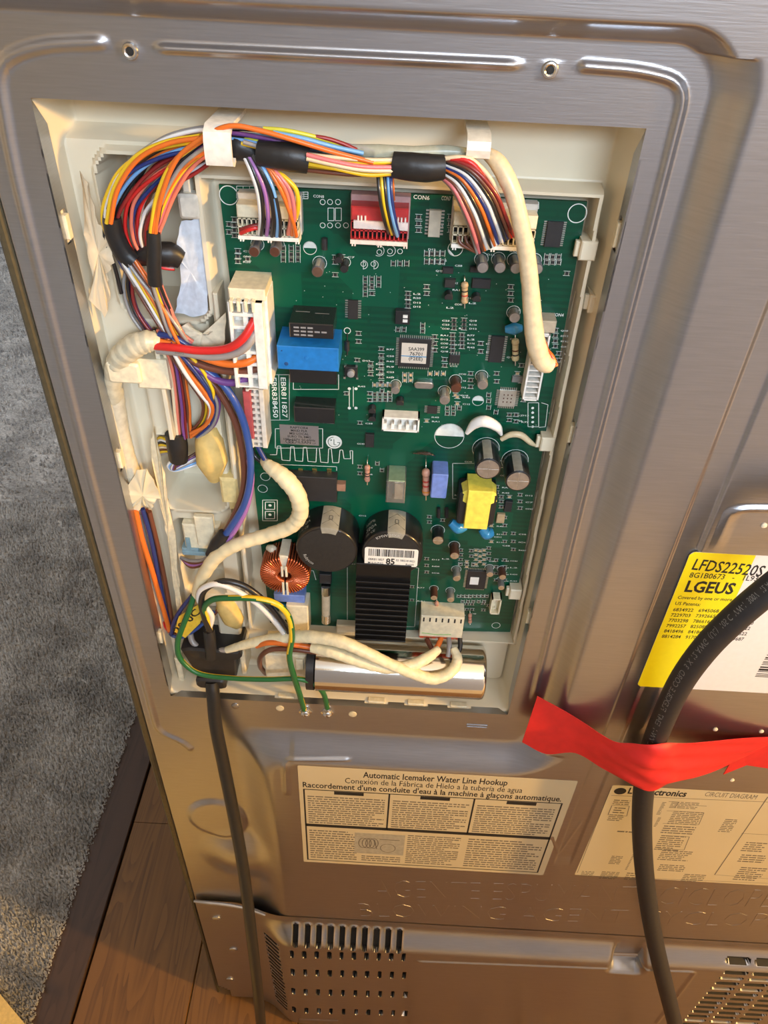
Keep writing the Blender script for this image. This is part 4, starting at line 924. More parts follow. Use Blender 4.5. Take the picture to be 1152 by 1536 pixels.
# ================================================================= LABELS ON THE BACK
LH = RY+0.12
PLABEL = mat('warm_tinted_label', (0.64,0.55,0.36), 0.5, var=.03, scale=15); PLAB2 = mat('white_gloss_label', (0.80,0.79,0.78), 0.35, var=.02)  # yellow of the warm lamplight is put into the label paper colour
YLAB = mat('yellow_gloss_label', (0.83,0.74,0.01), 0.35, var=.02); INKG = mat('faded_ink', (0.16,0.14,0.11), 0.6)
def ptext(mb, s, x0, y0, x1, y1, cap, h=LH, thick=.0, shear=0.0, m=0):
    a, b = P(x0,y0,h), P(x1,y1,h); sz = (P(x0,y0-cap,h)[1]-a[1])/0.72; mb.text(s, a, b, sz, h+.06, m, thick=thick, shear=shear)
def lines(mb, x0, x1, z0, z1, n, g, gap=.25, hh=.42):
    st = (z1-z0)/n
    for k in range(n):
        z = z1-st*(k+.5); x = x0; xe = x1-(x1-x0)*(g.random()*.3 if g.random() < .35 else 0)
        while x < xe:
            wd = g.uniform(1.5,6); mb.box(x, min(x+wd,xe), z-st*hh/2, z+st*hh/2, LH, LH+.05); x += wd+g.uniform(.5,1.0)
def label(name, x0, x1, z0, z1, mt, r=1.5):
    q = MB(); q.box(x0,x1,z0,z1,RY-.2,LH,0,0,r); return q.build(name, mt, fridge, 0)
g = random.Random(21)
# rating label
rx0, rz1 = P(1039,828,LH); rz0 = P(953,1029,LH)[1]; rx0 = (rx0+P(953,1029,LH)[0])/2; ybx = P(1137,833,LH)[0]-1
rl = label('rating_label', rx0, rx0+150, rz0, rz1, PLAB2, 3); rl['label'] = 'white rating sticker with a barcode and yellow left part'
q = MB(); q.prism([(rx0,rz0+2),(rx0+2,rz0),(ybx,rz0),(ybx,rz1),(rx0+2,rz1),(rx0,rz1-2)], LH-.05, LH+.03); q.build('yellow_field', YLAB, rl, 0)
q = MB()
ptext(q,'LFDS22520S /00',1037,854,1173,868,17,thick=.012); ptext(q,'8G1B0673   -   1L936',1033,866,1142,872,8,thick=.01); ptext(q,'LGEUS',1026,887,1098,891,17,thick=.03)
ptext(q,'Covered by one or more of the following',1016,898,1150,904,5,thick=.012); ptext(q,'US Patents:',1012,907,1050,909,5,thick=.012)
for k, s in enumerate(('6834922   6945068   7076967   7121','7229703   7392665   7493777   7548','7703298   7866165   7874446   7900','7992257   8250880   8322072   8322','8418496   8418497   8424532   8622','8814284   9170045   9217602   9687')):
    y = 916.5+8.0*k; ptext(q, s, 1009-3.4*k, y, 1009-3.4*k+130-1.5*k, y+4.5, 5, thick=.012)
x = P(1128,925,LH)[0]; za, zb = P(1140,1015,LH)[1], P(1140,925,LH)[1]; xb = P(1140,1015,LH)[0]-3
zz = zb
while zz > za:
    t = g.choice((.6,.6,1.2,1.8)); q.box(xb,rx0+146,zz-t,zz,LH,LH+.06); zz -= t+g.choice((.6,.8,1.5))
q.build('label_print', INK, rl, 0)
# water line label
a0 = P(447,1149,LH); b0 = P(866,1171,LH); c0 = P(816,1313,LH); d0 = P(455,1292,LH)
ix0, ix1, iz0, iz1 = (a0[0]+d0[0])/2, (b0[0]+c0[0])/2, (c0[1]+d0[1])/2, (a0[1]+b0[1])/2
il = label('water_line_label', ix0, ix1, iz0, iz1, PLABEL, 1)
IW, IH = ix1-ix0, iz1-iz0; U = lambda u, v: (ix0+IW*u, iz1-IH*v)
q = MB(); hh = LH+.06
for s, u0, u1, v, sz, th in (('Automatic Icemaker Water Line Hookup',.235,.755,.075,.075,.03),('Conexión de la Fábrica de Hielo a la tubería de agua',.17,.815,.135,.07,0),("Raccordement d'une conduite d'eau à la machine à glaçons automatique.",.015,.965,.195,.07,.03)):
    q.text(s, U(u0,v), U(u1,v), IH*sz, hh, thick=th*.5)
def bar(u0,v0,u1,v1,wd=.9): q.strip(U(u0,v0),U(u1,v1),wd,hh)
for v in (.215,.575,.97): bar(.015,v,.975,v,1.0 if v != .575 else 4.2)
for u in (.018,.972): bar(u,.215,u,.97,1.2)
for u in (.335,.65): bar(u,.215,u,.575,1.3)
for u in (.13,.45,.77): bar(u,.235,u+.11,.235,4.4)
q.build('label_print', INK, il, 0)
q = MB()
for u0, u1 in ((.03,.32),(.35,.635),(.665,.955)):
    lines(q, *[U(u0,0)[0],U(u1,0)[0],U(0,.555)[1],U(0,.27)[1]], 13, g)
for u0, u1, v0, v1, n in ((.03,.22,.62,.95,13),(.42,.63,.62,.95,15),(.66,.955,.62,.95,13)): lines(q, U(u0,0)[0],U(u1,0)[0],U(0,v1)[1],U(0,v0)[1], n, g)
lines(q, U(.24,0)[0],U(.40,0)[0],U(0,.95)[1],U(0,.88)[1],3,g)
o = q.build('fine_print', INKG, il, 0); o['kind'] = 'stuff'
q = MB(); q.box(*[U(.21,0)[0],U(.41,0)[0],U(0,.86)[1],U(0,.63)[1]],LH,LH+.07); o = q.build('drawing_panel', mat('drawing_grey',(0.42,0.39,0.31),.5), il, 0)
q = MB()
for k in range(4):
    for j in range(16):
        t0, t1 = math.radians(j*22.5), math.radians(j*22.5+22.5); cx, cz = U(.245+.014*k,.74); q.strip((cx+3.6*math.cos(t0),cz+8*math.sin(t0)),(cx+3.6*math.cos(t1),cz+8*math.sin(t1)),.7,LH+.1)
for j in range(16):
    t0, t1 = math.radians(j*22.5), math.radians(j*22.5+22.5); cx, cz = U(.345,.785); q.strip((cx+6*math.cos(t0),cz+7*math.sin(t0)),(cx+6*math.cos(t1),cz+7*math.sin(t1)),.6,LH+.1)
q.strip(U(.31,.69),U(.39,.69),1,LH+.1); q.strip(U(.29,.70),U(.30,.80),.8,LH+.1)
q.build('tube_drawing', INKG, il, 0)['kind'] = 'stuff'
# circuit diagram label
cx0_, cz1_ = P(919,1178,LH); cz0_ = P(862,1312,LH)[1]; cx0_ = (cx0_+P(862,1312,LH)[0])/2
cl = label('circuit_diagram_label', cx0_, cx0_+250, cz0_, cz1_, PLABEL, 1); 
q = MB(); CI = MB()
x, z = P(931,1185,LH); q.lathe(x,z-1.5,[(4.3,LH+.05),(4.2,LH+.07)],24); ptext(q,'LG Electronics',941,1190,1028,1195,9,thick=.03)
ptext(CI,'CIRCUIT DIAGRAM',1056,1194,1133,1199,7)
W = lambda px, py: P(px, py, LH)
def wl(p, wd=.5): 
    for a, b in zip(p[:-1],p[1:]): CI.strip(W(*a),W(*b),wd,LH+.07)
wl([(917,1193),(1152,1203)],.5); wl([(1152,1195),(1072,1312)],.7); wl([(917,1180),(866,1309)],.4); wl([(866,1313),(1152,1325)],.4)
def blk(px0,py0,px1,py1,n): 
    a, b = W(px0,py1), W(px1,py0); lines(CI, min(a[0],b[0]), max(a[0],b[0])+0, a[1], b[1], n, g)
blk(918,1200,946,1207,3); wl([(918,1208),(944,1209),(940,1224),(912,1222),(918,1208)]); blk(918,1211,940,1220,3); blk(910,1222,937,1231,4)
for x0,y0,x1,y1,n in ((984,1203,1000,1222,10),(1003,1204,1050,1212,5),(1000,1218,1056,1236,8),(980,1226,992,1240,8),(990,1240,1045,1250,4),(980,1254,1030,1275,8),(985,1277,1040,1290,6),(985,1298,1030,1306,4),(940,1270,955,1305,16),(912,1284,935,1296,6),(925,1247,965,1249,1),(1076,1229,1108,1248,8),(1110,1264,1152,1277,5),(1105,1283,1152,1293,4),(1098,1302,1152,1320,7),(870,1307,892,1314,4),(898,1308,930,1318,6),(935,1310,975,1320,4),(1020,1312,1060,1322,5)): blk(x0,y0,x1,y1,n)
wl([(1000,1216),(1056,1219),(1048,1237),(994,1235)]); wl([(994,1253),(1034,1255),(1026,1275),(986,1272)]); wl([(1003,1202),(1018,1203),(1012,1212)]); wl([(1030,1208),(1060,1209)]); wl([(1072,1312),(1152,1318)],.4); wl([(1112,1250),(1152,1252)],.4)
q.build('label_print', INK, cl, 0); CI.build('diagram_lines', INKG, cl, 0)['kind'] = 'stuff'
for px, py in ((1005,1090),(1073,1094),(1142,1097),(1098,1170),(1146,788)):
    x,z = P(px,py,RY); q = MB(); q.lathe(x,z,[(1.6,RY-.2),(1.5,RY+.5),(.6,RY+.9)],12); q.build('foam_pimple', mat('cream_foam_spot',(0.85,0.78,0.6),.6), fridge)
# ================================================================= WIRES
WC = {}
def wm(n, col, **k):
    WC[n] = mat(n+'_wire_insulation', col, 0.32, 0, 0.05, 60, coat=.25, **k)
wm('orange',(0.72,0.16,0.02)); wm('red',(0.60,0.02,0.02)); wm('pink',(0.70,0.19,0.20)); wm('salmon',(0.75,0.20,0.13)); wm('yellow',(0.80,0.52,0.02)); wm('white',(0.75,0.74,0.72))
wm('blue',(0.03,0.08,0.30)); wm('skyblue',(0.16,0.38,0.72)); wm('purple',(0.16,0.055,0.24)); wm('brown',(0.14,0.045,0.025)); wm('black',(0.015,0.015,0.017)); wm('grey',(0.30,0.28,0.27)); wm('navy',(0.015,0.035,0.17)); wm('darkred',(0.25,0.02,0.02)); wm('green',(0.01,0.12,0.035)); wm('cream',(0.74,0.62,0.42)); wm('lime',(0.55,0.56,0.05)); wm('lilac',(0.35,0.15,0.42))
def wire(par, pts, r, col, name='wire', seg=7, sub=6):
    q = MB(); q.tube(pts, r, seg, 0, sub); return q.build(name, WC[col], par, 80, norm=False)
def qp(pts): return [Q(*p) for p in pts]
wr = random.Random(4)
def bundle(par, path, radii, cols, r=.85, flat=.7, twist=.5, jit=.35, sub=5):
    pts = [np.array(Q(*p)) for p in path]; fine, ts = crom(pts, 2); n = len(cols)
    for k, cname in enumerate(cols):
        a0 = k*2.39996; rho = math.sqrt((k+.5)/n); tw = wr.uniform(-twist,twist); ph = [wr.uniform(-jit,jit) for _ in range(len(fine)+1)]
        out = []
        for i, p in enumerate(fine):
            t = fine[min(i+1,len(fine)-1)]-fine[max(i-1,0)]; t = t/(np.linalg.norm(t)+1e-9)
            b1 = np.cross(t, [0,1,0]); b1 /= (np.linalg.norm(b1)+1e-9)
            R_ = float(np.interp(ts[i], range(len(radii)), radii)); a = a0+tw*ts[i]+ph[i]*.25
            out.append(p+b1*R_*rho*math.cos(a)+np.array([0,1,0])*R_*flat*rho*math.sin(a))
        wire(par, out, r, cname, sub=3, seg=6)
def wrap(par, path, radii, m, name='tape_wrap', flat=.85, sub=6, seg=16, label=None):
    q = MB(); q.tube(qp(path), radii, seg, 0, sub, True, flat); o = q.build(name, m, par, 60)
    if label: o['label'] = label
    return o
def sleeve(par, path, rad, m=SLEEVE, name='sleeve', pitch=2.2, seg=16, amp=.09):
    """wrapped tape sleeve: a tube with overlapping turns"""
    pts = [np.array(Q(*p)) for p in path]; fine, ts = crom(pts, 12); rr = [float(np.interp(t, range(len(rad)), rad))*(1+amp*((t*pitch) % 1)) for t in ts]
    q = MB(); q.tube(fine, rr, seg, 0, 1, True, 1.0, spline=True); 
    o = q.build(name, m, par, 50); return o
H = thing('main_wire_harness', 'thick harness of many thin coloured wires looping over the top of the board', 'wire harness', Q(250,300,-20))
# loop on the left, outer and middle groups
bundle(H, [(335,204,-6),(285,212,-5),(232,232,-5),(190,268,-6),(167,315,-8),(170,350,-9),(188,390,-10),(218,440,-11),(248,492,-9),(262,520,-9)], [3.5,5,5.5,5,3.6,3.2,3.2,4.2,3.8,3], ['orange','yellow','black','skyblue','grey','brown','orange','black','navy','white','darkred','yellow','grey'])
bundle(H, [(330,222,-8),(288,236,-9),(240,262,-10),(208,305,-12),(203,345,-13),(215,378,-14),(245,392,-15),(262,395,-16)], [3.5,6.5,8.5,7.5,6.0,4.5,3.5,3], ['red','salmon','white','navy','darkred','grey','salmon','brown','white','black','brown','red','white','brown','grey','pink','darkred'])
bundle(H, [(345,205,-4),(310,222,-3),(275,252,-3),(252,292,-4),(238,330,-4),(231,352,-4),(231,395,-4),(234,425,-5),(248,465,-6),(262,500,-6),(285,518,-7)], [3,3,3.2,3,2.6,2.4,2.0,2.4,3,3,3], ['yellow','purple','pink','orange','black','salmon','grey','brown'])
wire(H, qp([(560,244,3),(500,228,4),(440,210,5),(390,196,5),(345,189,5),(305,206,4),(266,238,3),(245,285,1),(235,330,-1),(233,352,-2)]), .95, 'orange')
wire(H, qp([(300,212,3),(258,246,2),(236,292,0),(228,335,-1),(226,352,-2)]), .95, 'yellow'); wire(H, qp([(306,209,3),(262,241,2.5),(241,288,0),(231,335,-1),(229,352,-2)]), .9, 'orange')
wire(H, qp([(300,207,3),(250,216,2),(206,240,0),(176,285,-2),(166,335,-4)]), .95, 'orange'); wire(H, qp([(300,204,2),(245,214,1),(200,238,-1),(170,285,-3),(160,335,-5)]), .9, 'yellow'); wire(H, qp([(180,300,-9),(160,325,-9),(158,360,-10),(172,400,-12),(182,440,-14)]), .9, 'black')
wire(H, qp([(222,440,-8),(200,395,-10)]), .9, 'orange')
bundle(H, [(196,392,-9),(222,432,-8),(246,470,-7),(266,505,-6),(280,525,-7)], [2.6,3.4,4,4,3], ['yellow','orange','white','brown','yellow','salmon','grey','darkred','orange'])
bundle(H, [(200,400,-14),(195,430,-16),(205,470,-15),(235,510,-12)], [3,3,3,3], ['purple','black','purple','darkred','grey'])
wrap(H, [(168,325,-8),(172,350,-9),(185,378,-10),(200,393,-10)], [3.8,4.2,4.4,4.0], TAPE); wrap(H, [(200,388,-14),(225,382,-13),(255,382,-15),(272,390,-16)], [3.4,5.0,5.5,4.0], TAPE)
o = wrap(H, [(230,348,-3),(231,372,-3),(231,400,-3),(233,426,-4)], [2.9,3.2,3.1,3.2], TAPE)
# over the top
wrap(H, [(347,218,-4),(362,222,-3),(385,234,-3)], [5.2,5.0,3.0], TAPE)
bundle(H, [(345,203,-3),(385,206,-2),(430,212,-2),(480,218,-2),(530,229,-3),(560,236,-4)], [3.4,3.4,3.2,3,2.4,2], ['skyblue','lime','navy','purple','darkred','black','skyblue','lilac','grey','brown'])
wire(H, qp([(395,193,2),(430,196,2),(475,206,1),(520,220,-1)]), .85, 'lime'); wire(H, qp([(410,199,3),(455,208,3),(500,220,2),(545,230,0)]), .9, 'skyblue'); wire(H, qp([(430,203,1),(480,206,1),(510,214,0),(535,225,-1)]), .8, 'darkred')
wire(H, qp([(365,213,1),(400,223,1),(440,232,1),(480,240,1)]), .85, 'grey'); wire(H, qp([(362,215,0),(380,219,0),(392,223,0)]), .85, 'yellow')
wrap(H, [(388,229,0),(412,233,1),(438,236,1),(462,240,0)], [4.6,5.0,5.4,5.0], TAPE)
bundle(H, [(455,239,0),(490,245,1),(530,250,1),(570,250,1),(600,250,0)], [4.2,3.6,3.2,3.2,3.4], ['pink','cream','black','purple','yellow','darkred','cream','pink','black','brown','cream','yellow'], twist=.15)
wire(H, qp([(460,232,3),(500,236,4),(550,240,3),(598,240,2)]), .85, 'cream'); wire(H, qp([(458,245,3),(500,252,4),(550,262,3),(590,260,2)]), .9, 'yellow'); wire(H, qp([(460,238,5),(500,247,5.5),(545,255,5),(592,256,3)]), .85, 'cream'); wire(H, qp([(460,232,5),(500,242,5.5),(545,250,5),(592,251,3)]), .85, 'pink')
wrap(H, [(590,247,0),(615,250,1),(640,252,1),(666,251,0)], [4.8,5.2,5.2,4.6], TAPE)
CLEAR = mat('clear_tape', (0.55,0.60,0.50), 0.25, trans=.35, alpha=.75)
wrap(H, [(525,226,-3),(570,228,-3),(620,229,-3),(665,228,-4),(702,230,-5)], [2.4,2.8,2.4,2.6,2.0], CLEAR, 'clear_tape_wrap', label='translucent clear tape wrap')
# branch into the left white plug
def drop(a, b, col, r=.95, bow=8, ha=-1, hb=-9, mx=None):
    ax, ay = a; bx, by = b; mid = [(ax+(bx-ax)*t, ay+(by-ay)*t) for t in (.25,.5,.8)]
    dx, dy = bx-ax, by-ay; L = math.hypot(dx,dy); nx, ny = -dy/L, dx/L
    pts = [(ax,ay,ha)]+[(m[0]-nx*bow*k, m[1]-ny*bow*k, ha+2-(0 if i < 2 else 3)) for i, (m,k) in enumerate(zip(mid,(.8,1.2,.8)))]+[(bx,by,hb)]
    wire(H, qp(pts), r, col)
for a, b, c, bo in (((366,233),(389,350),'white',8),((369,232),(392,352),'black',9),((372,232),(400,352),'lilac',10),((377,232),(408,354),'black',11),((380,232),(412,353),'black',9),((384,233),(415,354),'skyblue',10),((381,234),(420,354),'black',9),((390,236),(438,352),'orange',13),((395,240),(432,351),'salmon',15),((399,243),(436,350),'pink',17),((404,250),(436,342),'yellow',22),((392,236),(444,354),'orange',6)): drop(a,b,c,.95,bo)
wire(H, qp([(361,350,-8),(372,345,-6.5),(385,342,-7),(394,347,-9)]), .9, 'red'); wire(H, qp([(361,345,-9),(372,341,-8),(390,337,-9)]), .9, 'darkred')
# branch into the red plug
for a, b, c in (((567,262),(583,350),'black'),((572,262),(588,351),'yellow'),((576,262),(592,352),'black'),((582,262),(596,354),'skyblue'),((586,262),(598,350),'navy')): drop(a,b,c,.8,-3,-1,-9)
wire(H, qp([(589,263,-1),(590,285,-2),(591,300,-8)]), .5, 'orange')
# fan into the right cream plug
fan = ['grey','pink','black','brown','orange','white','cream','black','white','orange','white','navy','grey','white','navy','black','navy','brown','red','darkred']
for k, cname in enumerate(fan):
    t = k/(len(fan)-1); ax, ay = 662+5*t, 266-30*t; bx, by = 716+54*t, 380-26*t; lift = (2.5 if k % 2 else 0)
    m1 = (ax+18+26*t, ay+18+2*(1-t)); m2 = (ax+32+40*t+4, ay+58-4*t)
    wire(H, qp([(ax,ay,0),(m1[0],m1[1],2+lift),(m2[0],m2[1],2+lift),((m2[0]+bx)/2+1,(m2[1]+by)/2,-1+lift),(bx,by,-8)]), .82, cname)
wire(H, qp([(665,238,1),(690,236,2),(712,243,2),(738,272,1),(752,310,-3)]), .9, 'cream'); wire(H, qp([(668,240,0),(700,238,1),(720,250,1),(740,280,0)]), .9, 'yellow'); wire(H, qp([(672,237,1),(708,245,3),(735,285,2),(765,345,-5)]), 1.0, 'red')
for x in (694,704,712): wire(H, qp([(x-6,354,-8),(x-2,366,-7),(718,380,-8)]), .8, 'brown')
# down from the crossing to the pocket, and the loop to its right
bundle(H, [(240,492,-10),(256,525,-12),(266,565,-13),(272,610,-14),(276,655,-15)], [4.5,4.6,4.0,4.4,4.0], ['black','brown','white','darkred','black','grey','salmon','yellow','brown','black','white','purple','brown','orange','cream','darkred'], twist=.2)
bundle(H, [(248,500,-8),(272,535,-7),(298,572,-7),(316,602,-8),(312,632,-12),(292,652,-15)], [3,4.5,4.5,4.5,4,3], ['orange','white','skyblue','navy','yellow','darkred','brown','white','grey','brown','purple','orange'], twist=.2)
wire(H, qp([(262,530,-4),(285,560,-4),(308,590,-4),(319,615,-5),(308,638,-9),(286,650,-13)]), 1.0, 'orange'); wire(H, qp([(258,525,-3),(278,560,-3),(300,590,-4),(316,612,-5),(312,635,-9)]), 1.0, 'white'); wire(H, qp([(255,515,-3),(285,548,-3),(312,585,-4),(318,605,-5)]), 1.0, 'navy'); wire(H, qp([(270,520,-4),(300,550,-4),(319,585,-5),(318,600,-6)]), .9, 'yellow')
wrap(H, [(263,650,-14),(266,668,-14),(268,690,-15)], [5.5,5.6,5.0], TAPE)
for k in range(8): wire(H, qp([(256+k,664+k*2,-16),(240-k*.5,656+k*4,-20),(232+k,668+k*5,-26)]), .7, ['yellow','white','black','yellow','cream','brown','yellow','grey'][k])
for k, cname in enumerate(('white','skyblue','grey','white','purple','brown')): wire(H, qp([(264,686+k,-16),(252+k*2,698+k,-17),(262,706-k,-18),(285,700-k*3,-20),(312,690-k*4,-26)]), .85, cname)
# ---- thick mains wires
PW = thing('mains_wire_bundle', 'taped cream sleeve and thick red, grey, orange, brown wires into the tall white plug', 'wire harness', Q(190,560,-20))
sleeve(PW, [(172,600,-14),(171,562,-10),(180,538,-7),(200,520,-5),(222,512,-5),(240,514,-6)], [3.6,4.4,5.2,5.2,4.8,3.6], mat('yellowed_tape_sleeve',(0.58,0.54,0.40),.35), amp=.12)
for pts, r, c in (([(232,519,-3),(265,522,-1),(300,526,0),(340,523,1),(365,507,1),(385,474,-3)],1.9,'red'),([(236,525,-4),(275,529,-2),(315,535,-1),(350,531,0),(372,517,0),(385,493,-3)],1.9,'grey'),([(240,513,-5),(272,520,-4),(300,534,-3),(335,545,-2),(365,545,-1),(389,534,-3)],1.8,'orange'),([(250,520,-7),(285,540,-5),(320,553,-4),(360,558,-3),(391,552,-4)],1.8,'brown'),([(262,530,-7),(295,552,-6),(325,570,-5),(350,574,-5),(372,567,-6)],1.8,'purple'),
    ([(238,502,-6),(262,506,-5),(285,522,-5),(300,535,-6)],1.5,'navy'),([(300,548,-7),(340,583,-5),(366,635,-3),(376,700,-3),(368,752,-4),(345,792,-6),(322,822,-8)],1.9,'blue'),([(296,552,-8),(330,590,-7),(355,640,-6),(366,700,-6),(362,745,-7),(345,785,-8),(324,820,-9)],1.7,'brown'),([(374,690,-4),(377,720,-4),(370,760,-5),(350,798,-7),(326,826,-8)],1.7,'lilac')): wire(PW, qp(pts), r, c, 'thick_wire', 10)
q = MB(); ptext(q, 'AWG', 262,531.0,276,532.0,3.6,h=1.1); q.build('wire_print', INKG, PW, 0)
wrap(PW, [(336,800,-6),(326,815,-7),(316,832,-9)], [3.4,4.0,3.2], TAPE)
for k, c in enumerate(('brown','lilac','brown','grey')): wire(PW, qp([(314,832,-10),(304,846-k*2,-12),(286,850-k*3,-16),(272,836,-20)]), 1.1, c, 'thick_wire')
LW = thing('left_taped_cable', 'cable down the left wall in a torn taped sleeve, orange, red, navy wires below', 'wire harness', Q(190,700,-20))
sleeve(LW, [(172,575,-14),(176,610,-15),(182,650,-16),(192,690,-16),(203,725,-15),(210,750,-14)], [3.6,4.0,4.2,4.2,4.6,5.2], mat('translucent_tape_sleeve',(0.60,0.55,0.42),.3))
for pts, c, r in (([(206,760,-12),(216,805,-12),(230,850,-13),(243,895,-15),(256,940,-17)],'orange',1.6),([(202,765,-15),(205,820,-15),(222,880,-16),(240,920,-17),(256,942,-18)],'red',1.3),([(216,758,-14),(228,800,-15),(240,860,-16),(250,910,-17),(260,945,-18)],'navy',1.4),([(226,762,-16),(240,820,-17),(252,880,-18),(262,940,-19)],'brown',1.5),([(198,770,-17),(201,820,-18),(216,870,-18),(245,935,-19)],'purple',1.2),([(212,765,-17),(226,830,-18),(240,890,-19),(256,940,-19)],'grey',1.2),([(222,760,-18),(238,840,-19),(248,900,-19),(260,942,-19)],'darkred',1.2),
   ([(258,946,-17),(264,925,-15),(276,905,-13),(290,888,-11)],'navy',1.4),([(260,948,-17),(275,950,-15),(300,935,-14),(322,912,-16)],'blue',1.3),([(258,947,-18),(285,940,-17),(310,925,-17),(335,905,-20)],'brown',1.3)): wire(LW, [(x,h+3,z) for x,h,z in qp(pts)], r, c, 'thick_wire', 8)
q = MB(); rs = []; er = random.Random(9)
for k in range(12):
    t = k/11; py = 735+t*42; rs.append((188+9*t+er.uniform(-3,3), 236-6*t+er.uniform(-4,4), py))
sheet_pts = [(205,706),(222,704),(238,735),(240,748),(231,752),(226,766),(216,756),(208,768),(192,764),(186,748),(190,732)]
ring_top = [Q(205,708,-10),Q(222,706,-10),Q(236,735,-10),Q(232,750,-10),Q(226,762,-9),Q(218,757,-9),Q(207,763,-9),Q(190,760,-10),Q(186,748,-10),Q(190,736,-10)]
TORN = (sheet_pts, LW)
# yellow tag
q = MB(); tp = [Q(262,948,-8),Q(268,925,-8),Q(296,908,-8),Q(306,915,-8),Q(300,935,-8),Q(278,957,-8)]; q.rings([[(p[0],p[1]-.5,p[2]) for p in tp],tp]); tg = q.build('yellow_tag', mat('yellow_tag_plastic',(0.80,0.55,0.05),.35,coat=.3), LW, 0)
q = MB(); q.text('20 0C', P(268,950,-8)[:2], P(302,918,-8)[:2], 7, -7.9, thick=.02); q.build('tag_print', INK, tg, 0)
# ---- cream sleeve from the mains filter down to the cord
CS = thing('cream_sleeved_cable', 'cream cloth-sleeved cable curving from under the tall plug down past the copper coil', 'cable', Q(440,760,-10))
sleeve(CS, [(393,690,-14),(405,700,-9),(428,718,-5),(446,742,-3),(450,770,-3),(435,790,-3),(400,803,-4),(360,815,-4),(328,832,-5),(308,858,-6),(298,880,-7),(293,896,-8)], [1.6,3.4,4.6,4.4,4.2,4.0,3.8,3.6,3.9,3.8,3.4,2.2], SLEEVE, amp=.10)
wire(CS, qp([(381,645,-14),(385,665,-13),(392,680,-12),(400,694,-11)]), 1.4, 'navy'); wire(CS, qp([(377,670,-15),(383,685,-14),(398,697,-12)]), 1.2, 'black')
# ---- right taped tube
RT = thing('taped_sensor_cable', 'pale taped tube bending down the right of the board into the white side plug', 'cable', Q(800,500,-5))
sleeve(RT, [(728,228,-6),(748,246,-3),(768,285,0),(780,330,1),(789,375,1),(795,425,1),(799,475,1),(804,515,1),(814,543,0),(826,549,-1)], [2.2,3.4,3.4,3.4,3.6,3.6,3.9,4.3,4.2,3.2], mat('pale_yellow_tape_tube',(0.74,0.61,0.40),.32), amp=.04, pitch=1.2)
for pts, c in (([(815,510,-9),(817,522,-6),(822,532,-3),(832,548,-2)],'red'),([(817,514,-9),(820,525,-6),(828,535,-4),(834,549,-3)],'orange'),([(813,504,-9),(814,520,-7),(818,534,-4),(829,551,-3)],'red')): wire(RT, qp(pts), 1.2, c, 'thick_wire')
# ---- bottom sleeved cables into the cream socket
BS = thing('socket_cable', 'pair of cream-taped cables crossing over the silver cylinder into the cream socket', 'cable', Q(600,1000,8))
S3 = mat('pale_tape_sleeve',(0.80,0.73,0.50),.38)
sleeve(BS, [(340,975,-6),(375,965,-4),(420,957,-2),(465,955,3),(510,962,8),(548,978,11),(585,996,12),(620,1010,12),(650,1018,11),(676,1008,7),(686,990,0),(680,972,-6)], [2.2,3.0,3.6,3.8,3.8,3.6,3.4,3.5,3.6,3.4,3.2,2.2], S3)
sleeve(BS, [(468,971,4),(500,978,8),(535,990,10),(575,1001,11),(612,999,9),(640,987,4),(658,974,-3)], [3.2,3.8,3.8,3.6,3.6,3.4,2.4], S3)
for pts, c, r in (([(652,978,-4),(646,970,-7),(640,958,-12)],'brown',1.6),([(644,982,-2),(656,970,-5),(662,957,-11)],'orange',1.7),([(672,985,-3),(674,970,-7),(673,957,-12)],'grey',1.6),([(684,984,-3),(690,972,-7),(690,957,-12)],'black',1.6),
   ([(474,972,2),(440,967,2),(405,964,1),(385,969,-2)],'orange',1.7),([(474,978,2),(440,974,2),(408,974,1),(392,984,-3),(390,998,-8),(398,1010,-14)],'brown',1.7),([(285,950,-12),(290,964,-9),(308,976,-7),(342,975,-6)],'grey',2.0)): wire(BS, qp(pts), r, c, 'thick_wire', 10)
# ---- power cord with plug block, its inner wires
PC = thing('power_cord', 'black power cord hanging down the back from the black strain relief block', 'power cord', Q(320,1030,0))
q = MB(); q.tube(qp([(318,1022,-2),(320,1045,3),(324,1090,9),(336,1150,16),(352,1230,28),(366,1310,42),(377,1400,60),(386,1480,74),(394,1560,84)]), [4.6,4.5,4.4,4.5,4.5,4.5,4.5,4.5,4.5], 16, 0, 8); q.build('cord', mat('black_pvc_cord',(0.016,0.015,0.014),.35), PC, 60)
a,b2,c,d = [P(275,990,-6)[0],P(364,990,-6)[0],P(318,1014,-6)[1],P(318,972,-6)[1]]
q = MB(); q.prism([(a,d-2),(a+5,d),(b2-1,d-1),(b2,d-6),(b2-4,d-8),(b2-5,c+3),(b2-8,c),(a+12,c),(a+7,c+4),(a+2,d-9)],-27,-4,1.5); q.build('strain_relief', BLACK, PC)
q = MB(); x,z = P(318,1020,-4); q.box(x-10,x+10,z-5,z+5,-22,0,1.5,0,3); q.build('relief_collar', BLACK, PC)
q = MB(); q.tube(qp([(313,945,-6),(315,960,-5),(317,985,-5)]),[3.6,3.8,3.8],12); q.build('inner_jacket', BLACK, PC)
wire(PC, qp([(316,950,-5),(308,930,-4),(302,905,-3),(308,884,-1),(335,872,0),(368,880,0),(400,905,0),(425,935,-1),(440,957,-2),(447,957,-3),(449,948,-3)]), 1.9, 'black', 'inner_wire', 10)
wire(PC, qp([(312,948,-6),(318,925,-6),(306,908,-5),(298,900,-4),(302,884,-1),(325,876,1),(355,886,1),(385,905,1),(410,930,0),(430,955,-2)]), 1.7, 'white', 'inner_wire', 10)
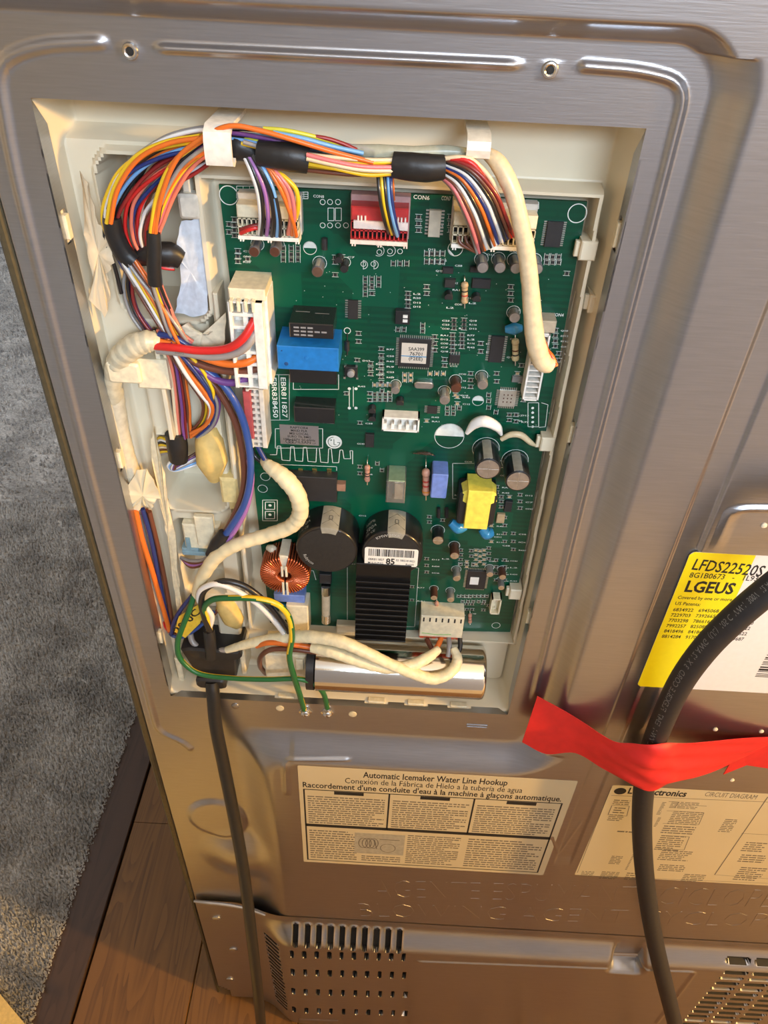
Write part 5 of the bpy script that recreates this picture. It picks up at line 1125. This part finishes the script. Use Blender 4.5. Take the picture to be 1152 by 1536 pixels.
def gywire(par, pts, r, name, base='green', stripe='yellow', ph=0.0, tw=.07):
    q = MB(); P_ = [np.array(Q(*p)) for p in pts]; fine, ts = crom(P_, 10)
    q.tube(fine, r, 12, 0, 1, True, 1.0, spline=True)
    n = 12; F = len(q.f)
    for i in range(F):
        if len(q.f[i]) == 4:
            seg = (i % n); rg = i//n; off = (seg+int(ph+rg*tw)) % n
            q.m[i] = 1 if off in (0,1,2,3) else 0
    return q.build(name, [WC[base], WC[stripe]], par, 80, norm=False)
G1 = thing('ground_wire', 'green and yellow ground wire from the cream sleeve, sweeping low to the right screw', 'wire', Q(360,1018,0), 'ground wires screwed below the opening')
gywire(G1, [(291,893,-7),(284,915,-4),(272,945,-2),(266,968,-1),(272,990,0),(298,1010,2),(345,1017,4),(400,1019,5),(445,1018,5),(470,1025,4),(485,1040,3),(491,1062,2.5)], 1.75, 'insulated_wire', ph=8.4, tw=.015)
G2 = thing('ground_wire', 'green and yellow ground wire arching over the white bracket to the left screw', 'wire', Q(430,950,0), 'ground wires screwed below the opening')
gywire(G2, [(316,950,-6),(311,930,-5),(306,912,-3),(320,899,0),(350,897,2),(385,898,3),(415,906,3),(433,925,3),(438,955,4),(434,985,6),(441,1015,6),(449,1040,5),(456,1064,2.5)], 1.9, 'insulated_wire', ph=3, tw=.16)
for px, py in ((458,1069),(491,1070)):
    x,z = P(px,py,1.2); q = MB(); q.lathe(x,z,[(4.6,.2),(4.6,.9),(3.4,1.3)],6); q.lathe(x,z,[(3.2,1.2),(3.0,2.8),(2.2,3.6),(.6,3.9)],20); q.box(x-.4,x+.4,z-2,z+2,3.5,3.95); q.box(x-2,x+2,z-.4,z+.4,3.5,3.95)
    tag(q.build('ground_screw', SILVER), 'shiny screw holding the ground wire in the %s position below the opening' % ('left' if px < 470 else 'right'), 'screw', 'ground screws below the opening')
for px, py, m in ((420,1062,PLABEL),(529,1071,PLABEL),(353,1059,STEEL)):
    x,z = P(px,py,0); q = MB(); q.lathe(x,z,[(2.8,0),(2.7,.5),(1.5,.8)],16); q.build('panel_spot', m, fridge)
x,z = P(715,1090,0); q = MB(); q.tube([(x-7,.2,z),(x-7,.2,z+2.4),(x+7,.2,z+2.4),(x+7,.2,z),(x-7,.2,z)],.35,5,spline=False); q.build('lanced_slot', STEEL, fridge)
# ---- silver motor capacitor can lying at the bottom
xc0, xc1 = P(474,1003,-10)[0], P(727,1003,-10)[0]; zc = P(600,1002,-11)[1]; rr = 17.6
q = MB(); prof = [(xc0,rr*.9),(xc0+1,rr),(xc1-2.5,rr),(xc1-.8,rr*.97),(xc1,rr*.9),(xc1,0.1)]
q.rings([[(x, -11+r*math.cos(2*math.pi*k/48), zc+r*math.sin(2*math.pi*k/48)) for k in range(48)] for x,r in [(xc0,.1)]+prof]); 
can = thing('run_capacitor', 'polished silver cylinder lying on its side below the circuit board', 'capacitor', ((xc0+xc1)/2,-28,zc-rr)); q.build('can', mat('polished_can',(0.80,0.76,0.68),.13,1.0,.03,12,stretch=(1,20,20)), can, 40)
q = MB(); q.rings([[(x, -11+r*math.cos(2*math.pi*k/32), zc+r*math.sin(2*math.pi*k/32)) for k in range(32)] for x,r in [(xc0-5,rr*.4),(xc0-5,rr*.98),(xc0,rr*.98),(xc0,.2)]]); q.build('end_cap', BLACK, can, 40)
a,b2,c,d = [P(398,997,-8)[0],P(461,997,-8)[0],P(430,1016,-8)[1],P(430,979,-8)[1]]
q = MB(); q.box(a,b2,c,d,-27,-6,1); q.box(b2-7,b2-2,d-12,d-2,-6,-4,.3); q.build('wire_cover', CREAM, can)
# bracket above: ivory block with lug
a,b2,c,d = rc(430,913,462,956,14); q = MB(); q.box(a,b2,c,d,-27,PCB+12,.6); q.box(a-6,a,c+10,d-12,-27,PCB+9,.4); q.build('terminal_block', CREAM, board)
a,b2,c,d = rc(505,935,530,950,3); q = MB(); q.box(a,b2+2,c,d,-28,-17,.6); q.build('board_stop', LINER, fridge)
# ---- clips
def clip(x0,y0,x1,y1,hf,name='wire_clip',m=WHITE):
    a,b2 = P(x0,(y0+y1)/2,hf)[0],P(x1,(y0+y1)/2,hf)[0]; c,d = P((x0+x1)/2,y1,hf)[1],P((x0+x1)/2,y0,hf)[1]
    q = MB(); pts = [(-26,d+0),(hf-5,d+1),(hf-1,d-1),(hf,d-4),(hf,c+4),(hf-1,c+1),(hf-4,c),(hf-7,c+1)]; t = 1.6; rs = []
    for i,(h,z) in enumerate(pts):
        h0,z0 = pts[max(i-1,0)]; h1,z1 = pts[min(i+1,len(pts)-1)]; L = math.hypot(h1-h0,z1-z0); nh, nz = -(z1-z0)/L*t, (h1-h0)/L*t
        rs.append([(a,h,z),(b2,h,z),(b2,h-nh,z-nz),(a,h-nh,z-nz)])
    q.rings(rs); return q.build(name, m, fridge, 30)
clip(306,195,347,254,7.5); clip(700,209,736,243,2,m=mat('translucent_nylon',(0.72,0.71,0.64),.3))
a,b2,c,d = [P(161,558,-4)[0],P(207,558,-4)[0],P(183,574,-4)[1],P(183,544,-4)[1]]
q = MB(); q.box(a,b2+1,c,d,-14,-3,1.0,0,1.5); q.build('cable_clamp', CREAM, fridge)
a,b2,c,d = [P(203,565,-6)[0],P(252,565,-6)[0],P(228,585,-6)[1],P(228,541,-6)[1]]; q = MB(); q.box(a,b2,c,d,-20,-6,1.2); q.build('cable_clamp', CREAM, fridge)
# ---- plastics, foam and paper in the left compartments
a,b2 = P(244,600,-8)[0],P(255,600,-8)[0]; q = MB(); q.box(a,a+2.2,P(250,660,-8)[1],P(250,520,-8)[1],-19,-8,.4); q.build('divider_wall', LINER, fridge)
a = P(333,560,-14)[0]; q = MB(); q.box(-84.5,-82.4,P(384,880,-14)[1],P(340,440,-14)[1],-28,-13,.5); q.build('divider_wall', LINER, fridge)
x0,z1 = P(265,291,-14); x1,z0 = P(300,330,-14); q = MB(); q.box(x0,x1,z0,z1,-20,-13.5,1.2,0,1.2); q.box(x0+2,x1-3,z1,z1+8,-22,-16,.6); q.build('square_clip', mat('pale_nylon',(0.66,0.63,0.54),.35), fridge)
def sheet(name, pts, h, m, par=fridge, th=.5, jit=1.6, label=None, curl=1.5):
    e = random.Random(hash(len(pts)) % 97); out = []
    P3 = [Q(*p, h) for p in pts]; n = len(P3)
    for i in range(n):
        a, b = np.array(P3[i]), np.array(P3[(i+1) % n])
        for k in range(4): p = a+(b-a)*k/4; out.append((p[0]+e.uniform(-1,1)*jit*.35, p[1]+e.uniform(-1,1)*curl*.4, p[2]+e.uniform(-1,1)*jit*.35))
    c = np.mean(out, 0)
    inner = [tuple(c+(np.array(p)-c)*.55+[0,e.uniform(-.6,.9)*curl,0]) for p in out]; N = len(out)
    q = MB(); vs = out+inner+[tuple(c)]; fs = [(i,(i+1)%N,N+(i+1)%N,N+i) for i in range(N)]+[(N+i,N+(i+1)%N,2*N) for i in range(N)]
    vs2 = [(x,hh-th,z) for x,hh,z in vs]; M_ = len(vs)
    fs += [tuple(M_+i for i in reversed(f)) for f in fs]+[(i,(i+1)%N,M_+(i+1)%N,M_+i) for i in range(N)]
    q.add(vs+vs2, fs); o = q.build(name, m, par, 60)
    if label: o['label'] = label
    return o
sheet('torn_tape', TORN[0], -8.5, MASK_TAPE, TORN[1], curl=1.6)
sheet('torn_masking_tape', [(120,258),(134,280),(148,335),(166,355),(170,392),(160,412),(166,438),(158,478),(134,448),(138,410),(128,350)], -9, mat('beige_masking_paper',(0.66,0.55,0.38),.6,0,.06,40,bump=.8))
sheet('torn_white_tape', [(272,332),(300,330),(306,372),(312,420),(310,470),(290,475),(262,468),(272,430),(270,395),(263,372)], -17, mat('white_tissue_tape',(0.60,0.66,0.74),.5,bump=.3), curl=.6)
sheet('torn_foam_strip', [(268,492),(282,484),(290,500),(312,503),(330,490),(338,470),(335,520),(300,528),(276,520)], -10, mat('cream_foam_strip',(0.74,0.66,0.48),.55,bump=.5))
sheet('torn_liner_strip', [(232,640),(244,700),(252,745),(262,800),(268,870),(276,925),(268,930),(261,880),(254,820),(243,770),(232,720),(226,660)], -15, mat('cream_paper_edge',(0.72,0.62,0.42),.5,bump=.4), curl=1)
blob('foam_block', [Q(315,640,-19),Q(314,660,-17),Q(318,690,-16),Q(322,718,-18)], [3.5,7.5,8.5,3.5], FOAM, fridge)
blob('foam_block', [Q(328,895,-22),Q(338,905,-20),Q(350,925,-20),Q(356,938,-22)], [3,7,7.5,3], FOAM, fridge)
x0,z0 = P(334,752,-14); x1,z1 = P(356,716,-14); q = MB(); q.box(x0,x1,z0,z1,-24,-12,1.4); q.box(x0+3,x1-1,z0-7,z0,-24,-15,1); q.build('snap_tab', mat('yellowish_abs',(0.74,0.60,0.28),.35), fridge)
WP = thing('small_white_connector', 'cream in-line connector with a blue-grey rim in the lower left pocket', 'connector', Q(300,820,-24))
x0,z1 = P(272,787,-14); x1,z0 = P(334,826,-14); q = MB(); q.box(x0,x1,z0,z1,-28,-14,1); q.build('connector_body', CREAM, WP)
a,b2 = P(290,780,-11)[0],P(318,780,-11)[0]; q = MB(); q.box(a,b2,P(300,820,-11)[1],P(300,777,-11)[1],-15,-11.5,.6); q.build('latch', CREAM, WP)
BG = mat('blue_grey_plastic',(0.20,0.32,0.38),.35)
q = MB(); q.box(x0-2,a-.5,z0-1.5,z0+1.2,-26,-13,.5); q.box(x0-2,b2+3,z0-4,z0-1,-26,-12.5,.5); q.box(x0+1,x0+3.5,z0-1,z0+9,-15,-12.8,.4); q.build('connector_rim', BG, WP)
# small box bottom left of opening
x0,z1 = P(262,985,-14); x1,z0 = P(278,1020,-14); q = MB(); q.box(x0,x1,z0,z1,-28,-12,.8); q.build('corner_block', CREAM, fridge)
x0,z1 = P(358,978,-8); x1,z0 = P(370,1012,-8); q = MB(); q.box(x0,x1,z0,z1,-28,-8,.8); q.build('cord_bracket', CREAM, fridge)
x0,z1 = P(322,912,-18); x1,z0 = P(362,965,-18); q = MB(); q.box(x0,x1,z0,z1,-29,-19,1.2); q.build('inner_shelf', LINER, fridge)
# ---- thick black cable in front of the back, held by red tape
BC = thing('black_cable', 'thick black rubber cable with faint lettering, looping behind the red cloth tape', 'cable', Q(975,1120,20))
path = [(1700,640,110),(1540,705,70),(1380,770,45),(1290,808,38),(1235,835,40),(1190,858,45),(1150,887,46),(1105,925,45),(1060,970,42),(1022,1022,38),(994,1080,32),(974,1135,28),(965,1190,29),(963,1250,33),(968,1320,40),(980,1400,48),(996,1470,56),(1016,1550,62)]
q = MB(); q.tube(qp(path), 6.9, 24, 0, 8); q.build('cable_jacket', mat('black_rubber_cable',(0.02,0.02,0.022),.5,bump=.15), BC, 80)
fine, ts = crom([np.array(Q(*p)) for p in path], 24); vs, fs, wd = glyphs('UL VW-1  E347  FLEXIBLE CORD  3 X 12 AWG  (UL)  105 C  VW-1  300V   12 AWG  3C', .0)
i0 = int(24*5.2); i1 = int(24*10.6); L = i1-i0; q = MB(); vv = []
camp = np.array([0, DIST, 0])
for x, y, _ in vs:
    t = i1-(x/wd)*L; i = int(min(t, len(fine)-2)); fr = t-i; p = fine[i]*(1-fr)+fine[i+1]*fr; tg = fine[i+1]-fine[i]; tg /= np.linalg.norm(tg)
    vw = camp-p; vw -= tg*(vw@tg); vw /= np.linalg.norm(vw); sd = np.cross(vw, tg); sd /= np.linalg.norm(sd)
    a = -(y-.35)*4.6/6.9+.25; vv.append(tuple(p+7.0*(vw*math.cos(a)+sd*math.sin(a))))
q.add(vv, fs); q.build('cable_print', mat('pale_cable_print',(0.20,0.20,0.19),.6), BC, 0)
RD = thing('red_cloth_tape', 'strip of red cloth tape holding the thick black cable against the back', 'tape', Q(980,1150,14))
def tx(p): return (780+p[0]/3.07, 720+p[1]/3.07)
top = [(80,997),(200,1062),(300,1122),(430,1206),(520,1222),(600,1224),(680,1216),(750,1207),(960,1195),(1143,1188),(1250,1183),(1400,1178)]
bot = [(10,1208),(120,1262),(255,1258),(380,1330),(470,1375),(590,1420),(680,1405),(750,1388),(900,1340),(1010,1290),(1120,1230),(1200,1200)]
hs_ = [13.5,15.5,20,30,36,39,37,32,22,17,15,13.5]; N = 14; er = random.Random(3)
T_ = [np.array(Q(*tx(p),h)) for p,h in zip(top,hs_)]; B_ = [np.array(Q(*tx(p),h*.92+1)) for p,h in zip(bot,hs_)]
Tf, _t = crom(T_, 6); Bf, _t = crom(B_, 6); vs = []; nC = len(Tf)
for i in range(nC):
    for j in range(N+1):
        t = j/N; p = Tf[i]*(1-t)+Bf[i]*t; u = i/6
        wv = 1.5*math.sin(t*9+u*1.1)*math.exp(-((u-5.5)/2.2)**2)+.9*math.sin(t*19-u*2.3)*math.exp(-((u-6)/2.6)**2); p = p+[0, wv+3*math.sin(math.pi*t)*math.exp(-((u-5)/1.6)**2), 0]; vs.append(tuple(p))
fs = [(i*(N+1)+j,(i+1)*(N+1)+j,(i+1)*(N+1)+j+1,i*(N+1)+j+1) for i in range(nC-1) for j in range(N)]
M_ = len(vs); bd = [(i*(N+1),(i+1)*(N+1)) for i in range(nC-1)]+[((i+1)*(N+1)+N,i*(N+1)+N) for i in range(nC-1)]+[(j+1,j) for j in range(N)]+[((nC-1)*(N+1)+j,(nC-1)*(N+1)+j+1) for j in range(N)]
q = MB(); q.add(vs+[(x,h-.5,z) for x,h,z in vs], fs+[tuple(M_+k for k in reversed(f)) for f in fs]+[(a,b,b+M_,a+M_) for a,b in bd])
REDT = mat('red_cloth', (0.72,0.02,0.018), .55, 0, .06, 150, bump=.35)
q.build('tape_strip', REDT, RD, 80)
tb = [Q(1085,1162,15),Q(1112,1118,14),Q(1170,1106,13.2),Q(1230,1104,13),Q(1230,1152,13),Q(1160,1154,13.2),Q(1120,1148,13.6)]; q = MB(); q.rings([[(p[0],p[1]-.6,p[2]) for p in tb],tb]); q.build('tape_tail', REDT, RD, 0)
# small yellow corner in front at the very lower left: edge of a wooden board on the floor
x0, y0 = -0.372, -0.10
WB = MB(); hgt = 30
def fpt(px, py, zf):   # point on a horizontal plane zf mm above the floor
    d = RM.T @ np.array([(px-576)/FPX, (py-768)/FPX, 1.0]); t = (CAMZ-zf)/d[1]; return (d[0]*t, DIST-d[2]*t, zf-CAMZ)
A = fpt(-30,1455,30); B = fpt(45,1545,30); d1 = np.array(B)-np.array(A); d1 /= np.linalg.norm(d1); nn = np.array([-d1[1]*1.0, d1[0], 0]); 
nn = np.array([d1[1],-d1[0],0]); nn = nn if nn[0] < 0 else -nn
A = np.array(A)-d1*150; B = np.array(B)+d1*300; C_ = B+nn*220; D_ = A+nn*220
WB.rings([[tuple(p+[0,0,-hgt+.5]) for p in (A,B,C_,D_)],[tuple(p) for p in (A,B,C_,D_)]]); tag(WB.build('board_box', mat('yellow_cardboard',(0.72,0.50,0.16),.5), None, 0), 'corner of a yellow box lying on the carpet at the lower left edge', 'box')
